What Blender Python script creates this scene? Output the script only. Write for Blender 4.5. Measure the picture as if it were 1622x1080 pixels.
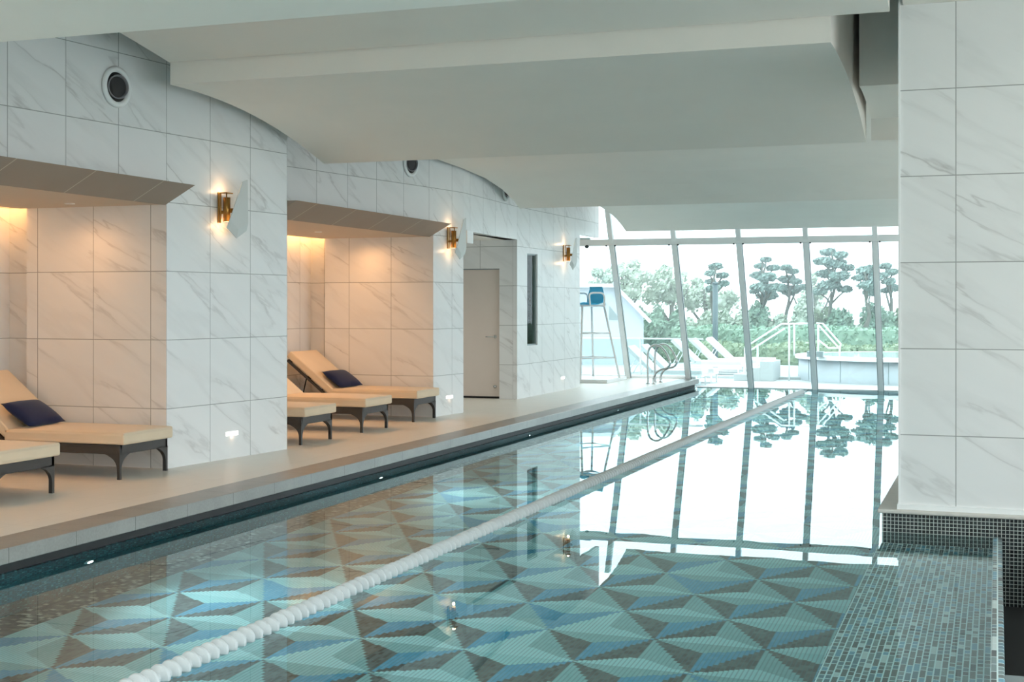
import bpy, bmesh, math, random
from math import sin, cos, pi, sqrt, radians as R
from mathutils import Vector, Matrix

scene = bpy.context.scene
for o in list(bpy.data.objects):
    bpy.data.objects.remove(o)
col = scene.collection
random.seed(7)

# ------------------------------------------------------------------ camera
F_PX, YAW, EYE, HORIZON = 2150.0, R(19.68), 1.42, 484.0
cam_d = bpy.data.cameras.new('camera')
cam_d.sensor_width = 36.0
cam_d.lens = F_PX / 1622 * 36
cam_d.shift_y = -(540 - HORIZON) / 1622
cam_d.clip_start, cam_d.clip_end = 0.05, 500
cam = bpy.data.objects.new('camera', cam_d)
col.objects.link(cam)
cam.location = (0, 0, EYE)
cam.rotation_euler = (R(90), 0, YAW)
scene.camera = cam

# ------------------------------------------------------------------ world (overcast, bright sky)
w = bpy.data.worlds.new('overcast_sky')
scene.world = w
w.use_nodes = True
wn = w.node_tree
wn.nodes.clear()
wo = wn.nodes.new('ShaderNodeOutputWorld')
wb = wn.nodes.new('ShaderNodeBackground')
wb.inputs['Color'].default_value = (0.86, 0.945, 1.0, 1)
wb.inputs['Strength'].default_value = 2.3
wn.links.new(wb.outputs[0], wo.inputs[0])

scene.view_settings.view_transform = 'Standard'
scene.view_settings.look = 'None'
scene.view_settings.gamma = 1
scene.view_settings.use_curve_mapping = False
scene.view_settings.exposure = 0.86
cy = scene.cycles
cy.use_denoising = True
cy.max_bounces = 10
cy.diffuse_bounces = 5
cy.glossy_bounces = 5
cy.transmission_bounces = 8
cy.transparent_max_bounces = 12
cy.sample_clamp_indirect = 6
cy.blur_glossy = 0.5


def at(px, py, Y):
    """the point seen at pixel (px, py) in the plane Y"""
    r = (px - 811) / F_PX
    k = Y / (cos(YAW) + r * sin(YAW))
    return Vector((k * (r * cos(YAW) - sin(YAW)), Y, EYE + (HORIZON - py) / F_PX * k))


# ------------------------------------------------------------------ materials
def lin(h):
    h = h.lstrip('#')
    out = []
    for i in (0, 2, 4):
        c = int(h[i:i + 2], 16) / 255
        out.append(c / 12.92 if c <= 0.04045 else ((c + 0.055) / 1.055) ** 2.4)
    return (*out, 1)


class NT:
    def __init__(s, name):
        s.m = bpy.data.materials.new(name)
        s.m.use_nodes = True
        s.t = s.m.node_tree
        s.t.nodes.clear()
        s.out = s.t.nodes.new('ShaderNodeOutputMaterial')

    def n(s, kind, **kw):
        nd = s.t.nodes.new('ShaderNode' + kind)
        for k, v in kw.items():
            setattr(nd, k, v)
        return nd

    def put(s, sock, v):
        if isinstance(v, bpy.types.NodeSocket):
            s.t.links.new(v, sock)
        elif v is not None:
            sock.default_value = v

    def math(s, op, a, b=None, c=None, clamp=False):
        nd = s.n('Math', operation=op, use_clamp=clamp)
        s.put(nd.inputs[0], a)
        if b is not None:
            s.put(nd.inputs[1], b)
        if c is not None:
            s.put(nd.inputs[2], c)
        return nd.outputs[0]

    def mix(s, f, a, b):
        nd = s.n('Mix', data_type='RGBA')
        s.put(nd.inputs[0], f)
        s.put(nd.inputs[6], a)
        s.put(nd.inputs[7], b)
        return nd.outputs[2]

    def noise(s, vec, scale, detail=3, rough=0.5, dist=0.0):
        nd = s.n('TexNoise')
        if vec is not None:
            s.put(nd.inputs['Vector'], vec)
        nd.inputs['Scale'].default_value = scale
        nd.inputs['Detail'].default_value = detail
        nd.inputs['Roughness'].default_value = rough
        nd.inputs['Distortion'].default_value = dist
        return nd.outputs['Fac']

    def xyz(s, x, y, z=0.0):
        nd = s.n('CombineXYZ')
        for i, v in enumerate((x, y, z)):
            s.put(nd.inputs[i], v)
        return nd.outputs[0]

    def sep(s, v):
        nd = s.n('SeparateXYZ')
        s.put(nd.inputs[0], v)
        return nd.outputs[0], nd.outputs[1], nd.outputs[2]

    def white(s, v):
        nd = s.n('TexWhiteNoise', noise_dimensions='3D')
        s.put(nd.inputs['Vector'], v)
        return nd.outputs['Value'], nd.outputs['Color']

    def coord(s, which='Object'):
        return s.n('TexCoord').outputs[which]

    def pbsdf(s, color=None, rough=0.5, metal=0.0, spec=0.5, normal=None, **kw):
        p = s.n('BsdfPrincipled')
        s.put(p.inputs['Base Color'], color)
        s.put(p.inputs['Roughness'], rough)
        s.put(p.inputs['Metallic'], metal)
        p.inputs['Specular IOR Level'].default_value = spec
        if normal is not None:
            s.put(p.inputs['Normal'], normal)
        for k, v in kw.items():
            s.put(p.inputs[k.replace('_', ' ')], v)
        s.t.links.new(p.outputs[0], s.out.inputs[0])
        return p

    def bump(s, h, strength=0.3, dist=0.01):
        b = s.n('Bump')
        b.inputs['Strength'].default_value = strength
        b.inputs['Distance'].default_value = dist
        s.put(b.inputs['Height'], h)
        return b.outputs[0]


def plain(name, hexc, rough=0.5, metal=0.0, var=0.06, scale=6.0, bump=0.0, spec=0.5):
    """a plain surface with a slight procedural mottling"""
    t = NT(name)
    c = lin(hexc)
    f = t.noise(t.coord(), scale, 4)
    lo = tuple(max(0, x * (1 - var)) for x in c[:3]) + (1,)
    hi = tuple(min(1, x * (1 + var)) for x in c[:3]) + (1,)
    nrm = t.bump(t.noise(t.coord(), scale * 25, 3), bump, 0.003) if bump else None
    t.pbsdf(t.mix(f, lo, hi), rough, metal, spec, nrm)
    return t.m


def emit(name, rgb, strength):
    t = NT(name)
    e = t.n('Emission')
    e.inputs[0].default_value = (*rgb, 1)
    e.inputs[1].default_value = strength
    t.t.links.new(e.outputs[0], t.out.inputs[0])
    return t.m


def frac_line(t, x, width):
    """1 on a joint at every integer of x, joint half-width 'width' in x units"""
    f = t.math('FRACT', x)
    d = t.math('MINIMUM', f, t.math('SUBTRACT', 1.0, f))
    return t.math('LESS_THAN', d, width)


def marble_tiles():
    t = NT('marble_wall_tile')
    u, v, _ = t.sep(t.coord('UV'))
    cu = t.math('DIVIDE', u, 0.6)
    cv = t.math('DIVIDE', t.math('SUBTRACT', v, 0.52), 0.6)
    joint = t.math('MAXIMUM', frac_line(t, cu, 0.0055), frac_line(t, cv, 0.0055))
    cell = t.xyz(t.math('FLOOR', cu), t.math('FLOOR', cv), 0.0)
    rv, rc = t.white(cell)
    # each tile is its own cut of stone: shift the veining by a random offset
    s = t.n('VectorMath', operation='SCALE')
    t.put(s.inputs[0], rc)
    s.inputs['Scale'].default_value = 17.0
    a = t.n('VectorMath', operation='ADD')
    t.put(a.inputs[0], t.xyz(u, v, 0.0))
    t.put(a.inputs[1], s.outputs[0])
    m0 = t.n('Mapping')
    t.put(m0.inputs['Vector'], a.outputs[0])
    m0.inputs['Rotation'].default_value = (0, 0, R(29))
    mp = t.n('Mapping')
    t.put(mp.inputs['Vector'], m0.outputs[0])
    mp.inputs['Scale'].default_value = (0.38, 1.9, 1)
    n1 = t.noise(mp.outputs[0], 1.5, 5, 0.5, 0.2)
    vein = t.math('ABSOLUTE', t.math('SUBTRACT', n1, 0.5))
    vein = t.math('SUBTRACT', 1.0, t.math('MULTIPLY', vein, 60.0), clamp=True)
    n2 = t.noise(mp.outputs[0], 2.1, 3)
    vein = t.math('MULTIPLY', vein, t.math('MULTIPLY', t.math('SUBTRACT', n2, 0.42), 4.0, clamp=True))
    cloud = t.noise(mp.outputs[0], 1.1, 4, 0.6)
    wide = t.math('ABSOLUTE', t.math('SUBTRACT', n1, 0.52))
    wide = t.math('SUBTRACT', 1.0, t.math('MULTIPLY', wide, 14.0), clamp=True)
    base = t.mix(cloud, lin('#e2e4e3'), lin('#efefed'))
    base = t.mix(t.math('MULTIPLY', wide, 0.12), base, lin('#b9b9b6'))
    base = t.mix(t.math('MULTIPLY', vein, 0.48), base, lin('#96938e'))
    base = t.mix(t.math('MULTIPLY', joint, 0.75), base, lin('#7d807c'))
    t.pbsdf(base, 0.32, 0, 0.35, t.bump(t.math('MULTIPLY', joint, -1.0), 0.4, 0.002))
    return t.m


def floor_tiles():
    t = NT('beige_floor_tile')
    x, y, _ = t.sep(t.coord())
    joint = t.math('MAXIMUM', frac_line(t, t.math('DIVIDE', x, 0.6), 0.003),
                   frac_line(t, t.math('DIVIDE', y, 1.2), 0.0015))
    n = t.noise(t.coord(), 3, 6, 0.6)
    base = t.mix(n, lin('#e3ded3'), lin('#f1ede4'))
    base = t.mix(t.math('MULTIPLY', joint, 0.3), base, lin('#9a9184'))
    t.pbsdf(base, t.math('ADD', 0.28, t.math('MULTIPLY', n, 0.2)), 0, 0.45)
    return t.m


def lip_panels():
    t = NT('beige_lip_panel')
    x, y, _ = t.sep(t.coord())
    joint = frac_line(t, t.math('DIVIDE', t.math('ADD', y, 0.25), 0.9), 0.005)
    n = t.noise(t.coord(), 2.5, 3)
    base = t.mix(n, lin('#94877b'), lin('#9e9185'))
    base = t.mix(t.math('MULTIPLY', joint, 0.7), base, lin('#d9cdbf'))
    t.pbsdf(base, 0.6, 0, 0.3)
    return t.m


def coping_stone():
    t = NT('grey_coping_stone')
    x, y, _ = t.sep(t.coord())
    joint = frac_line(t, t.math('DIVIDE', t.math('ADD', y, 0.33), 0.62), 0.004)
    n = t.noise(t.coord(), 2.2, 8, 0.6, 1.2)
    n2 = t.noise(t.coord(), 60, 4)
    base = t.mix(n, lin('#68645f'), lin('#a09c95'))
    base = t.mix(t.math('MULTIPLY', n2, 0.35), base, lin('#c2beb6'))
    base = t.mix(t.math('MULTIPLY', joint, 0.8), base, lin('#3e3c3a'))
    t.pbsdf(base, 0.34, 0, 0.5)
    return t.m


def pool_wall_mosaic():
    t = NT('dark_teal_mosaic')
    x, y, z = t.sep(t.coord())
    s = 1 / 0.022
    cx = t.math('FLOOR', t.math('MULTIPLY', t.math('ADD', x, y), s))
    cz = t.math('FLOOR', t.math('MULTIPLY', z, s))
    rv, _ = t.white(t.xyz(cx, cz, 0))
    joint = t.math('MAXIMUM', frac_line(t, t.math('MULTIPLY', t.math('ADD', x, y), s), 0.07),
                   frac_line(t, t.math('MULTIPLY', z, s), 0.07))
    r = t.n('ValToRGB')
    r.color_ramp.interpolation = 'CONSTANT'
    e = r.color_ramp.elements
    e[0].position, e[0].color = 0, lin('#14323c')
    e[1].position, e[1].color = 0.4, lin('#1d4d5a')
    for p, c in ((0.65, '#2b6a74'), (0.85, '#3d8790'), (0.95, '#7fb3b4')):
        el = e.new(p)
        el.color = lin(c)
    t.put(r.inputs[0], rv)
    base = t.mix(t.math('MULTIPLY', joint, 0.8), r.outputs[0], lin('#4c666a'))
    t.pbsdf(base, 0.3, 0, 0.5)
    return t.m


def border_mosaic():
    t = NT('grey_speckled_mosaic')
    x, y, z = t.sep(t.coord())
    s = 1 / 0.03
    rv, _ = t.white(t.xyz(t.math('FLOOR', t.math('MULTIPLY', x, s)), t.math('FLOOR', t.math('MULTIPLY', y, s)), 0))
    r = t.n('ValToRGB')
    r.color_ramp.interpolation = 'CONSTANT'
    e = r.color_ramp.elements
    e[0].position, e[0].color = 0, lin('#2b3436')
    e[1].position, e[1].color = 0.4, lin('#4d5658')
    for p, c in ((0.7, '#7b827f'), (0.88, '#b4bcb6')):
        el = e.new(p)
        el.color = lin(c)
    t.put(r.inputs[0], rv)
    t.pbsdf(r.outputs[0], 0.4)
    return t.m


def pattern_floor():
    """triangular lattice, each triangle cut in three from its centre, laid in thin mosaic rows"""
    t = NT('geometric_pool_mosaic')
    x, y, z = t.sep(t.coord())
    x = t.math('SUBTRACT', x, 0.054)
    y = t.math('ADD', y, 0.11)
    a = 0.62
    h = a * sqrt(3) / 2
    # rows of small tiles run down the pool's length; colour borders step from row to row
    dx, dy = 0.0, 1.0
    along = t.math('ADD', t.math('MULTIPLY', x, dx), t.math('MULTIPLY', y, dy))
    acr = t.math('SUBTRACT', t.math('MULTIPLY', x, dy), t.math('MULTIPLY', y, dx))
    rw = a / 26
    arow = t.math('DIVIDE', acr, rw)
    acq = t.math('MULTIPLY', t.math('ADD', t.math('FLOOR', arow), 0.5), rw)
    aw = a / 40
    alq = t.math('MULTIPLY', t.math('ADD', t.math('FLOOR', t.math('DIVIDE', along, aw)), 0.5), aw)
    X, Y = acq, alq
    q = t.math('DIVIDE', Y, h)
    p = t.math('SUBTRACT', t.math('DIVIDE', X, a), t.math('MULTIPLY', q, 0.5))
    fp, fq = t.math('FRACT', p), t.math('FRACT', q)
    up = t.math('GREATER_THAN', t.math('ADD', fp, fq), 1.0)
    # barycentric of the half the point is in
    b1 = t.mix_f(up, fp, t.math('SUBTRACT', 1.0, fp))
    b2 = t.mix_f(up, fq, t.math('SUBTRACT', 1.0, fq))
    b3 = t.math('SUBTRACT', 1.0, t.math('ADD', b1, b2))
    m1 = t.math('LESS_THAN', b1, t.math('MINIMUM', b2, b3))
    m2 = t.math('MULTIPLY', t.math('LESS_THAN', b2, t.math('MINIMUM', b1, b3)), t.math('SUBTRACT', 1.0, m1))
    m3 = t.math('SUBTRACT', 1.0, t.math('ADD', m1, m2))
    idx = t.math('ADD', t.math('ADD', m2, t.math('MULTIPLY', m3, 2.0)), t.math('MULTIPLY', up, 3.0))
    r = t.n('ValToRGB')
    r.color_ramp.interpolation = 'CONSTANT'
    # some of the dark and mint triangles swap colour at random, as laid
    rk, _ = t.white(t.xyz(t.math('FLOOR', p), t.math('FLOOR', q), t.math('ADD', idx, 0.5)))
    swap = t.math('MULTIPLY', t.math('GREATER_THAN', idx, 4.5), t.math('GREATER_THAN', rk, 0.72))
    idx = t.mix_f(swap, idx, 3.0)
    swap2 = t.math('MULTIPLY', t.math('COMPARE', idx, 4.0, 0.1), t.math('GREATER_THAN', rk, 0.6))
    idx = t.mix_f(swap2, idx, 2.0)
    swap3 = t.math('MULTIPLY', t.math('LESS_THAN', idx, 0.1), t.math('GREATER_THAN', rk, 0.8))
    idx = t.mix_f(swap3, idx, 1.0)
    cols = ['#554a45', '#c9f4f4', '#9ccbcb', '#4fa9cf', '#b2e6e6', '#5a4c46']
    e = r.color_ramp.elements
    e[0].position, e[0].color = 0, lin(cols[0])
    e[1].position, e[1].color = 1 / 6, lin(cols[1])
    for i in range(2, 6):
        el = e.new(i / 6)
        el.color = lin(cols[i])
    t.put(r.inputs[0], t.math('DIVIDE', t.math('ADD', idx, 0.5), 6.0))
    rv, _ = t.white(t.xyz(t.math('FLOOR', arow), t.math('FLOOR', t.math('DIVIDE', along, aw * 3)), 3))
    base = t.mix(t.math('MULTIPLY', rv, 0.16), r.outputs[0], lin('#dff4f4'))
    groove = frac_line(t, arow, 0.16)
    base = t.mix(t.math('MULTIPLY', groove, 0.4), base, lin('#5e8488'))
    t.pbsdf(base, 0.4)
    return t.m


def mix_f(t, f, a, b):
    nd = t.n('Mix', data_type='FLOAT')
    t.put(nd.inputs[0], f)
    t.put(nd.inputs[2], a)
    t.put(nd.inputs[3], b)
    return nd.outputs[0]


NT.mix_f = mix_f


def bench_mosaic():
    t = NT('blue_grey_strip_mosaic')
    x, y, z = t.sep(t.coord())
    wcol, ln = 0.031, 0.13
    cx = t.math('DIVIDE', t.math('ADD', x, t.math('MULTIPLY', z, 1.0)), wcol)
    icol = t.math('FLOOR', cx)
    off, _ = t.white(t.xyz(icol, 5, 0))
    cyy = t.math('ADD', t.math('DIVIDE', y, ln), t.math('MULTIPLY', off, 9.0))
    cell = t.math('FLOOR', cyy)
    rs, _ = t.white(t.xyz(icol, cell, 1))
    split = t.math('GREATER_THAN', rs, 0.45)
    sub = t.math('MULTIPLY', split, t.math('ADD', t.math('FLOOR', t.math('MULTIPLY', t.math('FRACT', cyy), 2.0)), 1.0))
    rv, _ = t.white(t.xyz(icol, cell, sub))
    f = t.math('FRACT', cyy)
    f2 = t.math('FRACT', t.math('MULTIPLY', f, 2.0))
    ff = t.mix_f(split, f, f2)
    gw = t.mix_f(split, 0.035, 0.07)
    d = t.math('MINIMUM', ff, t.math('SUBTRACT', 1.0, ff))
    joint = t.math('MAXIMUM', frac_line(t, cx, 0.11), t.math('LESS_THAN', d, gw))
    r = t.n('ValToRGB')
    r.color_ramp.interpolation = 'CONSTANT'
    e = r.color_ramp.elements
    e[0].position, e[0].color = 0, lin('#586463')
    e[1].position, e[1].color = 0.35, lin('#3e4a4c')
    for p, c in ((0.55, '#4f7686'), (0.72, '#6f878a'), (0.86, '#63a0b8'), (0.95, '#c4d6d4')):
        el = e.new(p)
        el.color = lin(c)
    t.put(r.inputs[0], rv)
    base = t.mix(joint, r.outputs[0], lin('#dcf2f2'))
    t.pbsdf(base, 0.35)
    return t.m


def grid_mosaic():
    t = NT('black_square_mosaic')
    x, y, z = t.sep(t.coord())
    s = 1 / 0.026
    joint = t.math('MAXIMUM', frac_line(t, t.math('MULTIPLY', x, s), 0.085),
                   frac_line(t, t.math('MULTIPLY', t.math('ADD', z, 0.004), s), 0.085))
    rv, _ = t.white(t.xyz(t.math('FLOOR', t.math('MULTIPLY', x, s)), t.math('FLOOR', t.math('MULTIPLY', z, s)), 0))
    tile = t.mix(rv, lin('#15191b'), lin('#2c3335'))
    base = t.mix(joint, tile, lin('#b9c0ba'))
    t.pbsdf(base, 0.25)
    return t.m


def water_mat():
    t = NT('clear_pool_water')
    g = t.n('BsdfGlass')
    g.inputs['IOR'].default_value = 1.333
    g.inputs['Roughness'].default_value = 0.0
    g.inputs['Color'].default_value = (0.87, 0.995, 1.0, 1)
    mp = t.n('Mapping')
    t.put(mp.inputs['Vector'], t.coord())
    mp.inputs['Scale'].default_value = (1.0, 1.0, 1.0)
    n = t.noise(mp.outputs[0], 1.7, 2, 0.5)
    t.put(g.inputs['Normal'], t.bump(n, 0.10, 0.004))
    t.t.links.new(g.outputs[0], t.out.inputs[0])
    return t.m


def pane_mat(name='window_glass', tint=(0.93, 0.985, 0.985), ior=1.45):
    t = NT(name)
    tr = t.n('BsdfTransparent')
    tr.inputs[0].default_value = (*tint, 1)
    gl = t.n('BsdfGlossy')
    gl.inputs['Roughness'].default_value = 0.01
    fr = t.n('Fresnel')
    fr.inputs[0].default_value = ior
    mx = t.n('MixShader')
    t.put(mx.inputs[0], fr.outputs[0])
    t.put(mx.inputs[1], tr.outputs[0])
    t.put(mx.inputs[2], gl.outputs[0])
    t.t.links.new(mx.outputs[0], t.out.inputs[0])
    return t.m


def leaf_mat(name, c1, c2, scale=0.8):
    t = NT(name)
    n = t.noise(t.coord(), scale, 3)
    geo = t.n('ObjectInfo')
    base = t.mix(n, lin(c1), lin(c2))
    t.pbsdf(base, 0.6, 0, 0.2)
    return t.m


def fabric(name, hexc):
    t = NT(name)
    c = lin(hexc)
    wv = t.noise(t.coord(), 240, 2)
    n = t.noise(t.coord(), 5, 3)
    base = t.mix(n, tuple(x * 0.9 for x in c[:3]) + (1,), c)
    t.pbsdf(base, 0.85, 0, 0.15, t.bump(wv, 0.25, 0.002), Sheen_Weight=0.15)
    return t.m


M = dict(
    lip=lip_panels(),
    marble=marble_tiles(), floor=floor_tiles(), coping=coping_stone(), poolwall=pool_wall_mosaic(),
    border=border_mosaic(), pattern=pattern_floor(), bench=bench_mosaic(), grid=grid_mosaic(),
    water=water_mat(), pane=pane_mat(),
    plaster=plain('off_white_plaster', '#f4f0e8', 0.85, var=0.03, scale=2.0),
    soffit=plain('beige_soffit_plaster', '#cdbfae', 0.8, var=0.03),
    whitemetal=plain('white_coated_metal', '#f0f2f1', 0.4, var=0.02),
    greymetal=plain('grey_coated_metal', '#8f9a9b', 0.35, 0.3, var=0.04),
    steel=plain('polished_steel', '#cfd3d3', 0.18, 1.0, var=0.03),
    brass=plain('brushed_brass', '#a97d43', 0.28, 1.0, var=0.08, scale=20),
    black=plain('black_plastic', '#0c0d0e', 0.4),
    blade=plain('satin_white_metal', '#cfd1cd', 0.45, var=0.02),
    nozzle=plain('mid_grey_plastic', '#8b8a8e', 0.4),
    darkgrey=plain('dark_grey_metal', '#3c3b40', 0.35, 0.4),
    loungeframe=plain('dark_grey_woven_resin', '#3b3835', 0.55, var=0.1, scale=40, bump=0.4),
    cushion=fabric('cream_cushion_fabric', '#e2d0b4'),
    navy=fabric('navy_pillow_fabric', '#1d2749'),
    whitecush=fabric('white_outdoor_fabric', '#d0d1d0'),
    door=plain('pale_door_laminate', '#dccfc4', 0.5, var=0.02),
    gutter=plain('dark_gutter_grille', '#1b1a1a', 0.6),
    float=plain('white_lane_float', '#cdd2d2', 0.35, var=0.03, scale=30),
    cable=plain('grey_lane_cable', '#8a8f90', 0.5),
    bluechair=plain('blue_moulded_plastic', '#3db6e2', 0.35, var=0.04),
    terrace=plain('pale_terrace_stone', '#b6bbba', 0.7, var=0.06, scale=1.5),
    lawn=plain('clipped_lawn', '#62735e', 0.9, var=0.25, scale=1.2),
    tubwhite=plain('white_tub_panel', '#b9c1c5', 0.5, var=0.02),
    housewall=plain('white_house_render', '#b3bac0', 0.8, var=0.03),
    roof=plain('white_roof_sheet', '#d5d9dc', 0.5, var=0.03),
    stone=plain('pale_stone_ledge', '#cfccc4', 0.6, var=0.12, scale=14),
    bark=plain('grey_brown_bark', '#5f6259', 0.9, var=0.2, scale=12),
    post=plain('slate_grey_post', '#5d6c6e', 0.5, var=0.05),
    leafA=leaf_mat('mid_green_leaf', '#6f9080', '#a3bba4'),
    leafB=leaf_mat('pale_green_leaf', '#a3b3a4', '#c8d2c0'),
    leafC=leaf_mat('blue_green_needle', '#6b8580', '#98aaa2'),
    leafH=leaf_mat('hedge_leaf', '#7f9178', '#9fae94', 1.5),
    lamp_warm=emit('warm_lamp_glow', (1.0, 0.62, 0.30), 2.5),
    lamp_cove=emit('warm_cove_glow', (1.0, 0.47, 0.16), 50),
    lamp_white=emit('white_lamp_glow', (1.0, 0.93, 0.84), 2.5),
    lamp_dim=emit('soft_downlight_glow', (1.0, 0.8, 0.6), 0.5),
    lamp_pool=emit('cool_pool_lamp_glow', (0.9, 0.97, 1.0), 10),
)


# ------------------------------------------------------------------ mesh helpers
class MB:
    def __init__(s):
        s.v, s.f, s.uv, s.smooth = [], [], [], []

    def face(s, pts, uvs=None, smooth=False):
        i = len(s.v)
        s.v += [tuple(p) for p in pts]
        s.f.append(tuple(range(i, i + len(pts))))
        s.uv.append(uvs)
        s.smooth.append(smooth)
        return s

    def mesh(s, vs, fs, smooth=False):
        i = len(s.v)
        s.v += [tuple(p) for p in vs]
        for f in fs:
            s.f.append(tuple(i + k for k in f))
            s.uv.append(None)
            s.smooth.append(smooth)
        return s

    def box(s, a, b):
        (x0, y0, z0), (x1, y1, z1) = a, b
        x0, x1 = min(x0, x1), max(x0, x1)
        y0, y1 = min(y0, y1), max(y0, y1)
        z0, z1 = min(z0, z1), max(z0, z1)
        vs = [(x0, y0, z0), (x1, y0, z0), (x1, y1, z0), (x0, y1, z0), (x0, y0, z1), (x1, y0, z1), (x1, y1, z1), (x0, y1, z1)]
        return s.mesh(vs, [(0, 3, 2, 1), (4, 5, 6, 7), (0, 1, 5, 4), (1, 2, 6, 5), (2, 3, 7, 6), (3, 0, 4, 7)])

    def plan(s, pts, z0, z1, u0=None):
        """vertical prism over a plan polygon (counter-clockwise), uv in metres on each side"""
        n = len(pts)
        for i in range(n):
            a, b = pts[i], pts[(i + 1) % n]
            L = math.hypot(b[0] - a[0], b[1] - a[1])
            ua = (u0 or {}).get(i, 0.0)
            zl = z0
            s.face([(*a, zl), (*b, zl), (*b, z1), (*a, z1)], [(ua, zl), (ua + L, zl), (ua + L, z1), (ua, z1)])
        s.face([(*p, z1) for p in pts], [(p[0], p[1]) for p in pts])
        s.face([(*p, z0) for p in reversed(pts)], [(p[0], p[1]) for p in reversed(pts)])
        return s

    def prof_x(s, prof, x0, x1, smooth=False):
        """closed (y,z) profile extruded along x"""
        n = len(prof)
        A = [(x0, y, z) for y, z in prof]
        B = [(x1, y, z) for y, z in prof]
        fs = [(i, (i + 1) % n, n + (i + 1) % n, n + i) for i in range(n)]
        s.mesh(A + B, fs, smooth)
        s.mesh(A, [tuple(range(n))])
        s.mesh(B, [tuple(reversed(range(n)))])
        return s

    def prof(s, poly, org, ax, ay, az, depth):
        """closed 2-D polygon in the (ax, ay) plane at org, extruded by depth along az"""
        org, ax, ay, az = Vector(org), Vector(ax), Vector(ay), Vector(az)
        n = len(poly)
        A = [org + ax * p[0] + ay * p[1] for p in poly]
        B = [p + az * depth for p in A]
        s.mesh(A + B, [(i, (i + 1) % n, n + (i + 1) % n, n + i) for i in range(n)])
        s.mesh(A, [tuple(range(n))])
        s.mesh(B, [tuple(reversed(range(n)))])
        return s

    def tube(s, path, r, n=10, cap=True):
        path = [Vector(p) for p in path]
        rs = r if isinstance(r, (list, tuple)) else [r] * len(path)
        rings = []
        up = Vector((0, 0, 1))
        prev = None
        for i, p in enumerate(path):
            d = (path[min(i + 1, len(path) - 1)] - path[max(i - 1, 0)])
            if d.length < 1e-9:
                d = Vector((0, 0, 1))
            d.normalize()
            if prev is None:
                a = d.cross(up) if abs(d.dot(up)) < 0.95 else d.cross(Vector((1, 0, 0)))
            else:
                a = prev - d * prev.dot(d)
            a.normalize()
            prev = a
            b = d.cross(a)
            rings.append([p + (a * cos(2 * pi * k / n) + b * sin(2 * pi * k / n)) * rs[i] for k in range(n)])
        vs = [q for ring in rings for q in ring]
        fs = []
        for i in range(len(rings) - 1):
            for k in range(n):
                fs.append((i * n + k, i * n + (k + 1) % n, (i + 1) * n + (k + 1) % n, (i + 1) * n + k))
        s.mesh(vs, fs, True)
        if cap:
            s.mesh(rings[0], [tuple(reversed(range(n)))])
            s.mesh(rings[-1], [tuple(range(n))])
        return s

    def lathe(s, prof, org, axis, n=32, smooth=True):
        """(radius, height) profile turned round axis"""
        org, axis = Vector(org), Vector(axis).normalized()
        a = axis.orthogonal().normalized()
        b = axis.cross(a)
        m = len(prof)
        vs = []
        for k in range(n):
            t = 2 * pi * k / n
            for r, h in prof:
                vs.append(org + axis * h + (a * cos(t) + b * sin(t)) * r)
        fs = []
        for k in range(n):
            for i in range(m - 1):
                fs.append((k * m + i, ((k + 1) % n) * m + i, ((k + 1) % n) * m + i + 1, k * m + i + 1))
        return s.mesh(vs, fs, smooth)

    def build(s, name, mat, parent=None, bevel=0.0, seg=2):
        me = bpy.data.meshes.new(name)
        me.from_pydata(s.v, [], s.f)
        uvl = me.uv_layers.new(name='UVMap')
        for p, u in zip(me.polygons, s.uv):
            if u:
                for li, c in zip(p.loop_indices, u):
                    uvl.data[li].uv = c
        me.polygons.foreach_set('use_smooth', s.smooth)
        me.materials.append(mat)
        o = bpy.data.objects.new(name, me)
        col.objects.link(o)
        if parent:
            o.parent = parent
        if any(u for u in s.uv) is False or bevel:
            bm = bmesh.new()
            bm.from_mesh(me)
            bmesh.ops.remove_doubles(bm, verts=bm.verts, dist=1e-5)
            bmesh.ops.recalc_face_normals(bm, faces=bm.faces)
            bm.to_mesh(me)
            bm.free()
        if bevel:
            b = o.modifiers.new('bevel', 'BEVEL')
            b.width, b.segments = bevel, seg
            b.limit_method = 'ANGLE'
            b.angle_limit = R(40)
        return o


def tag(o, label=None, cat=None, group=None, kind=None):
    if label:
        o['label'] = label
    if cat:
        o['category'] = cat
    if group:
        o['group'] = group
    if kind:
        o['kind'] = kind
    return o


def struct(o, label=None, cat=None):
    return tag(o, label, cat, kind='structure')


def empty(name, loc=(0, 0, 0), rz=0.0):
    o = bpy.data.objects.new(name, None)
    col.objects.link(o)
    o.location = loc
    o.rotation_euler = (0, 0, rz)
    o.empty_display_size = 0.1
    return o


def copy_tree(o, kids, parent=None):
    c = o.copy()
    col.objects.link(c)
    if parent:
        c.parent = parent
    for ch in kids.get(o.name, []):
        copy_tree(ch, kids, c)
    return c


def kids_of():
    k = {}
    for o in bpy.data.objects:
        if o.parent:
            k.setdefault(o.parent.name, []).append(o)
    return k


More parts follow.
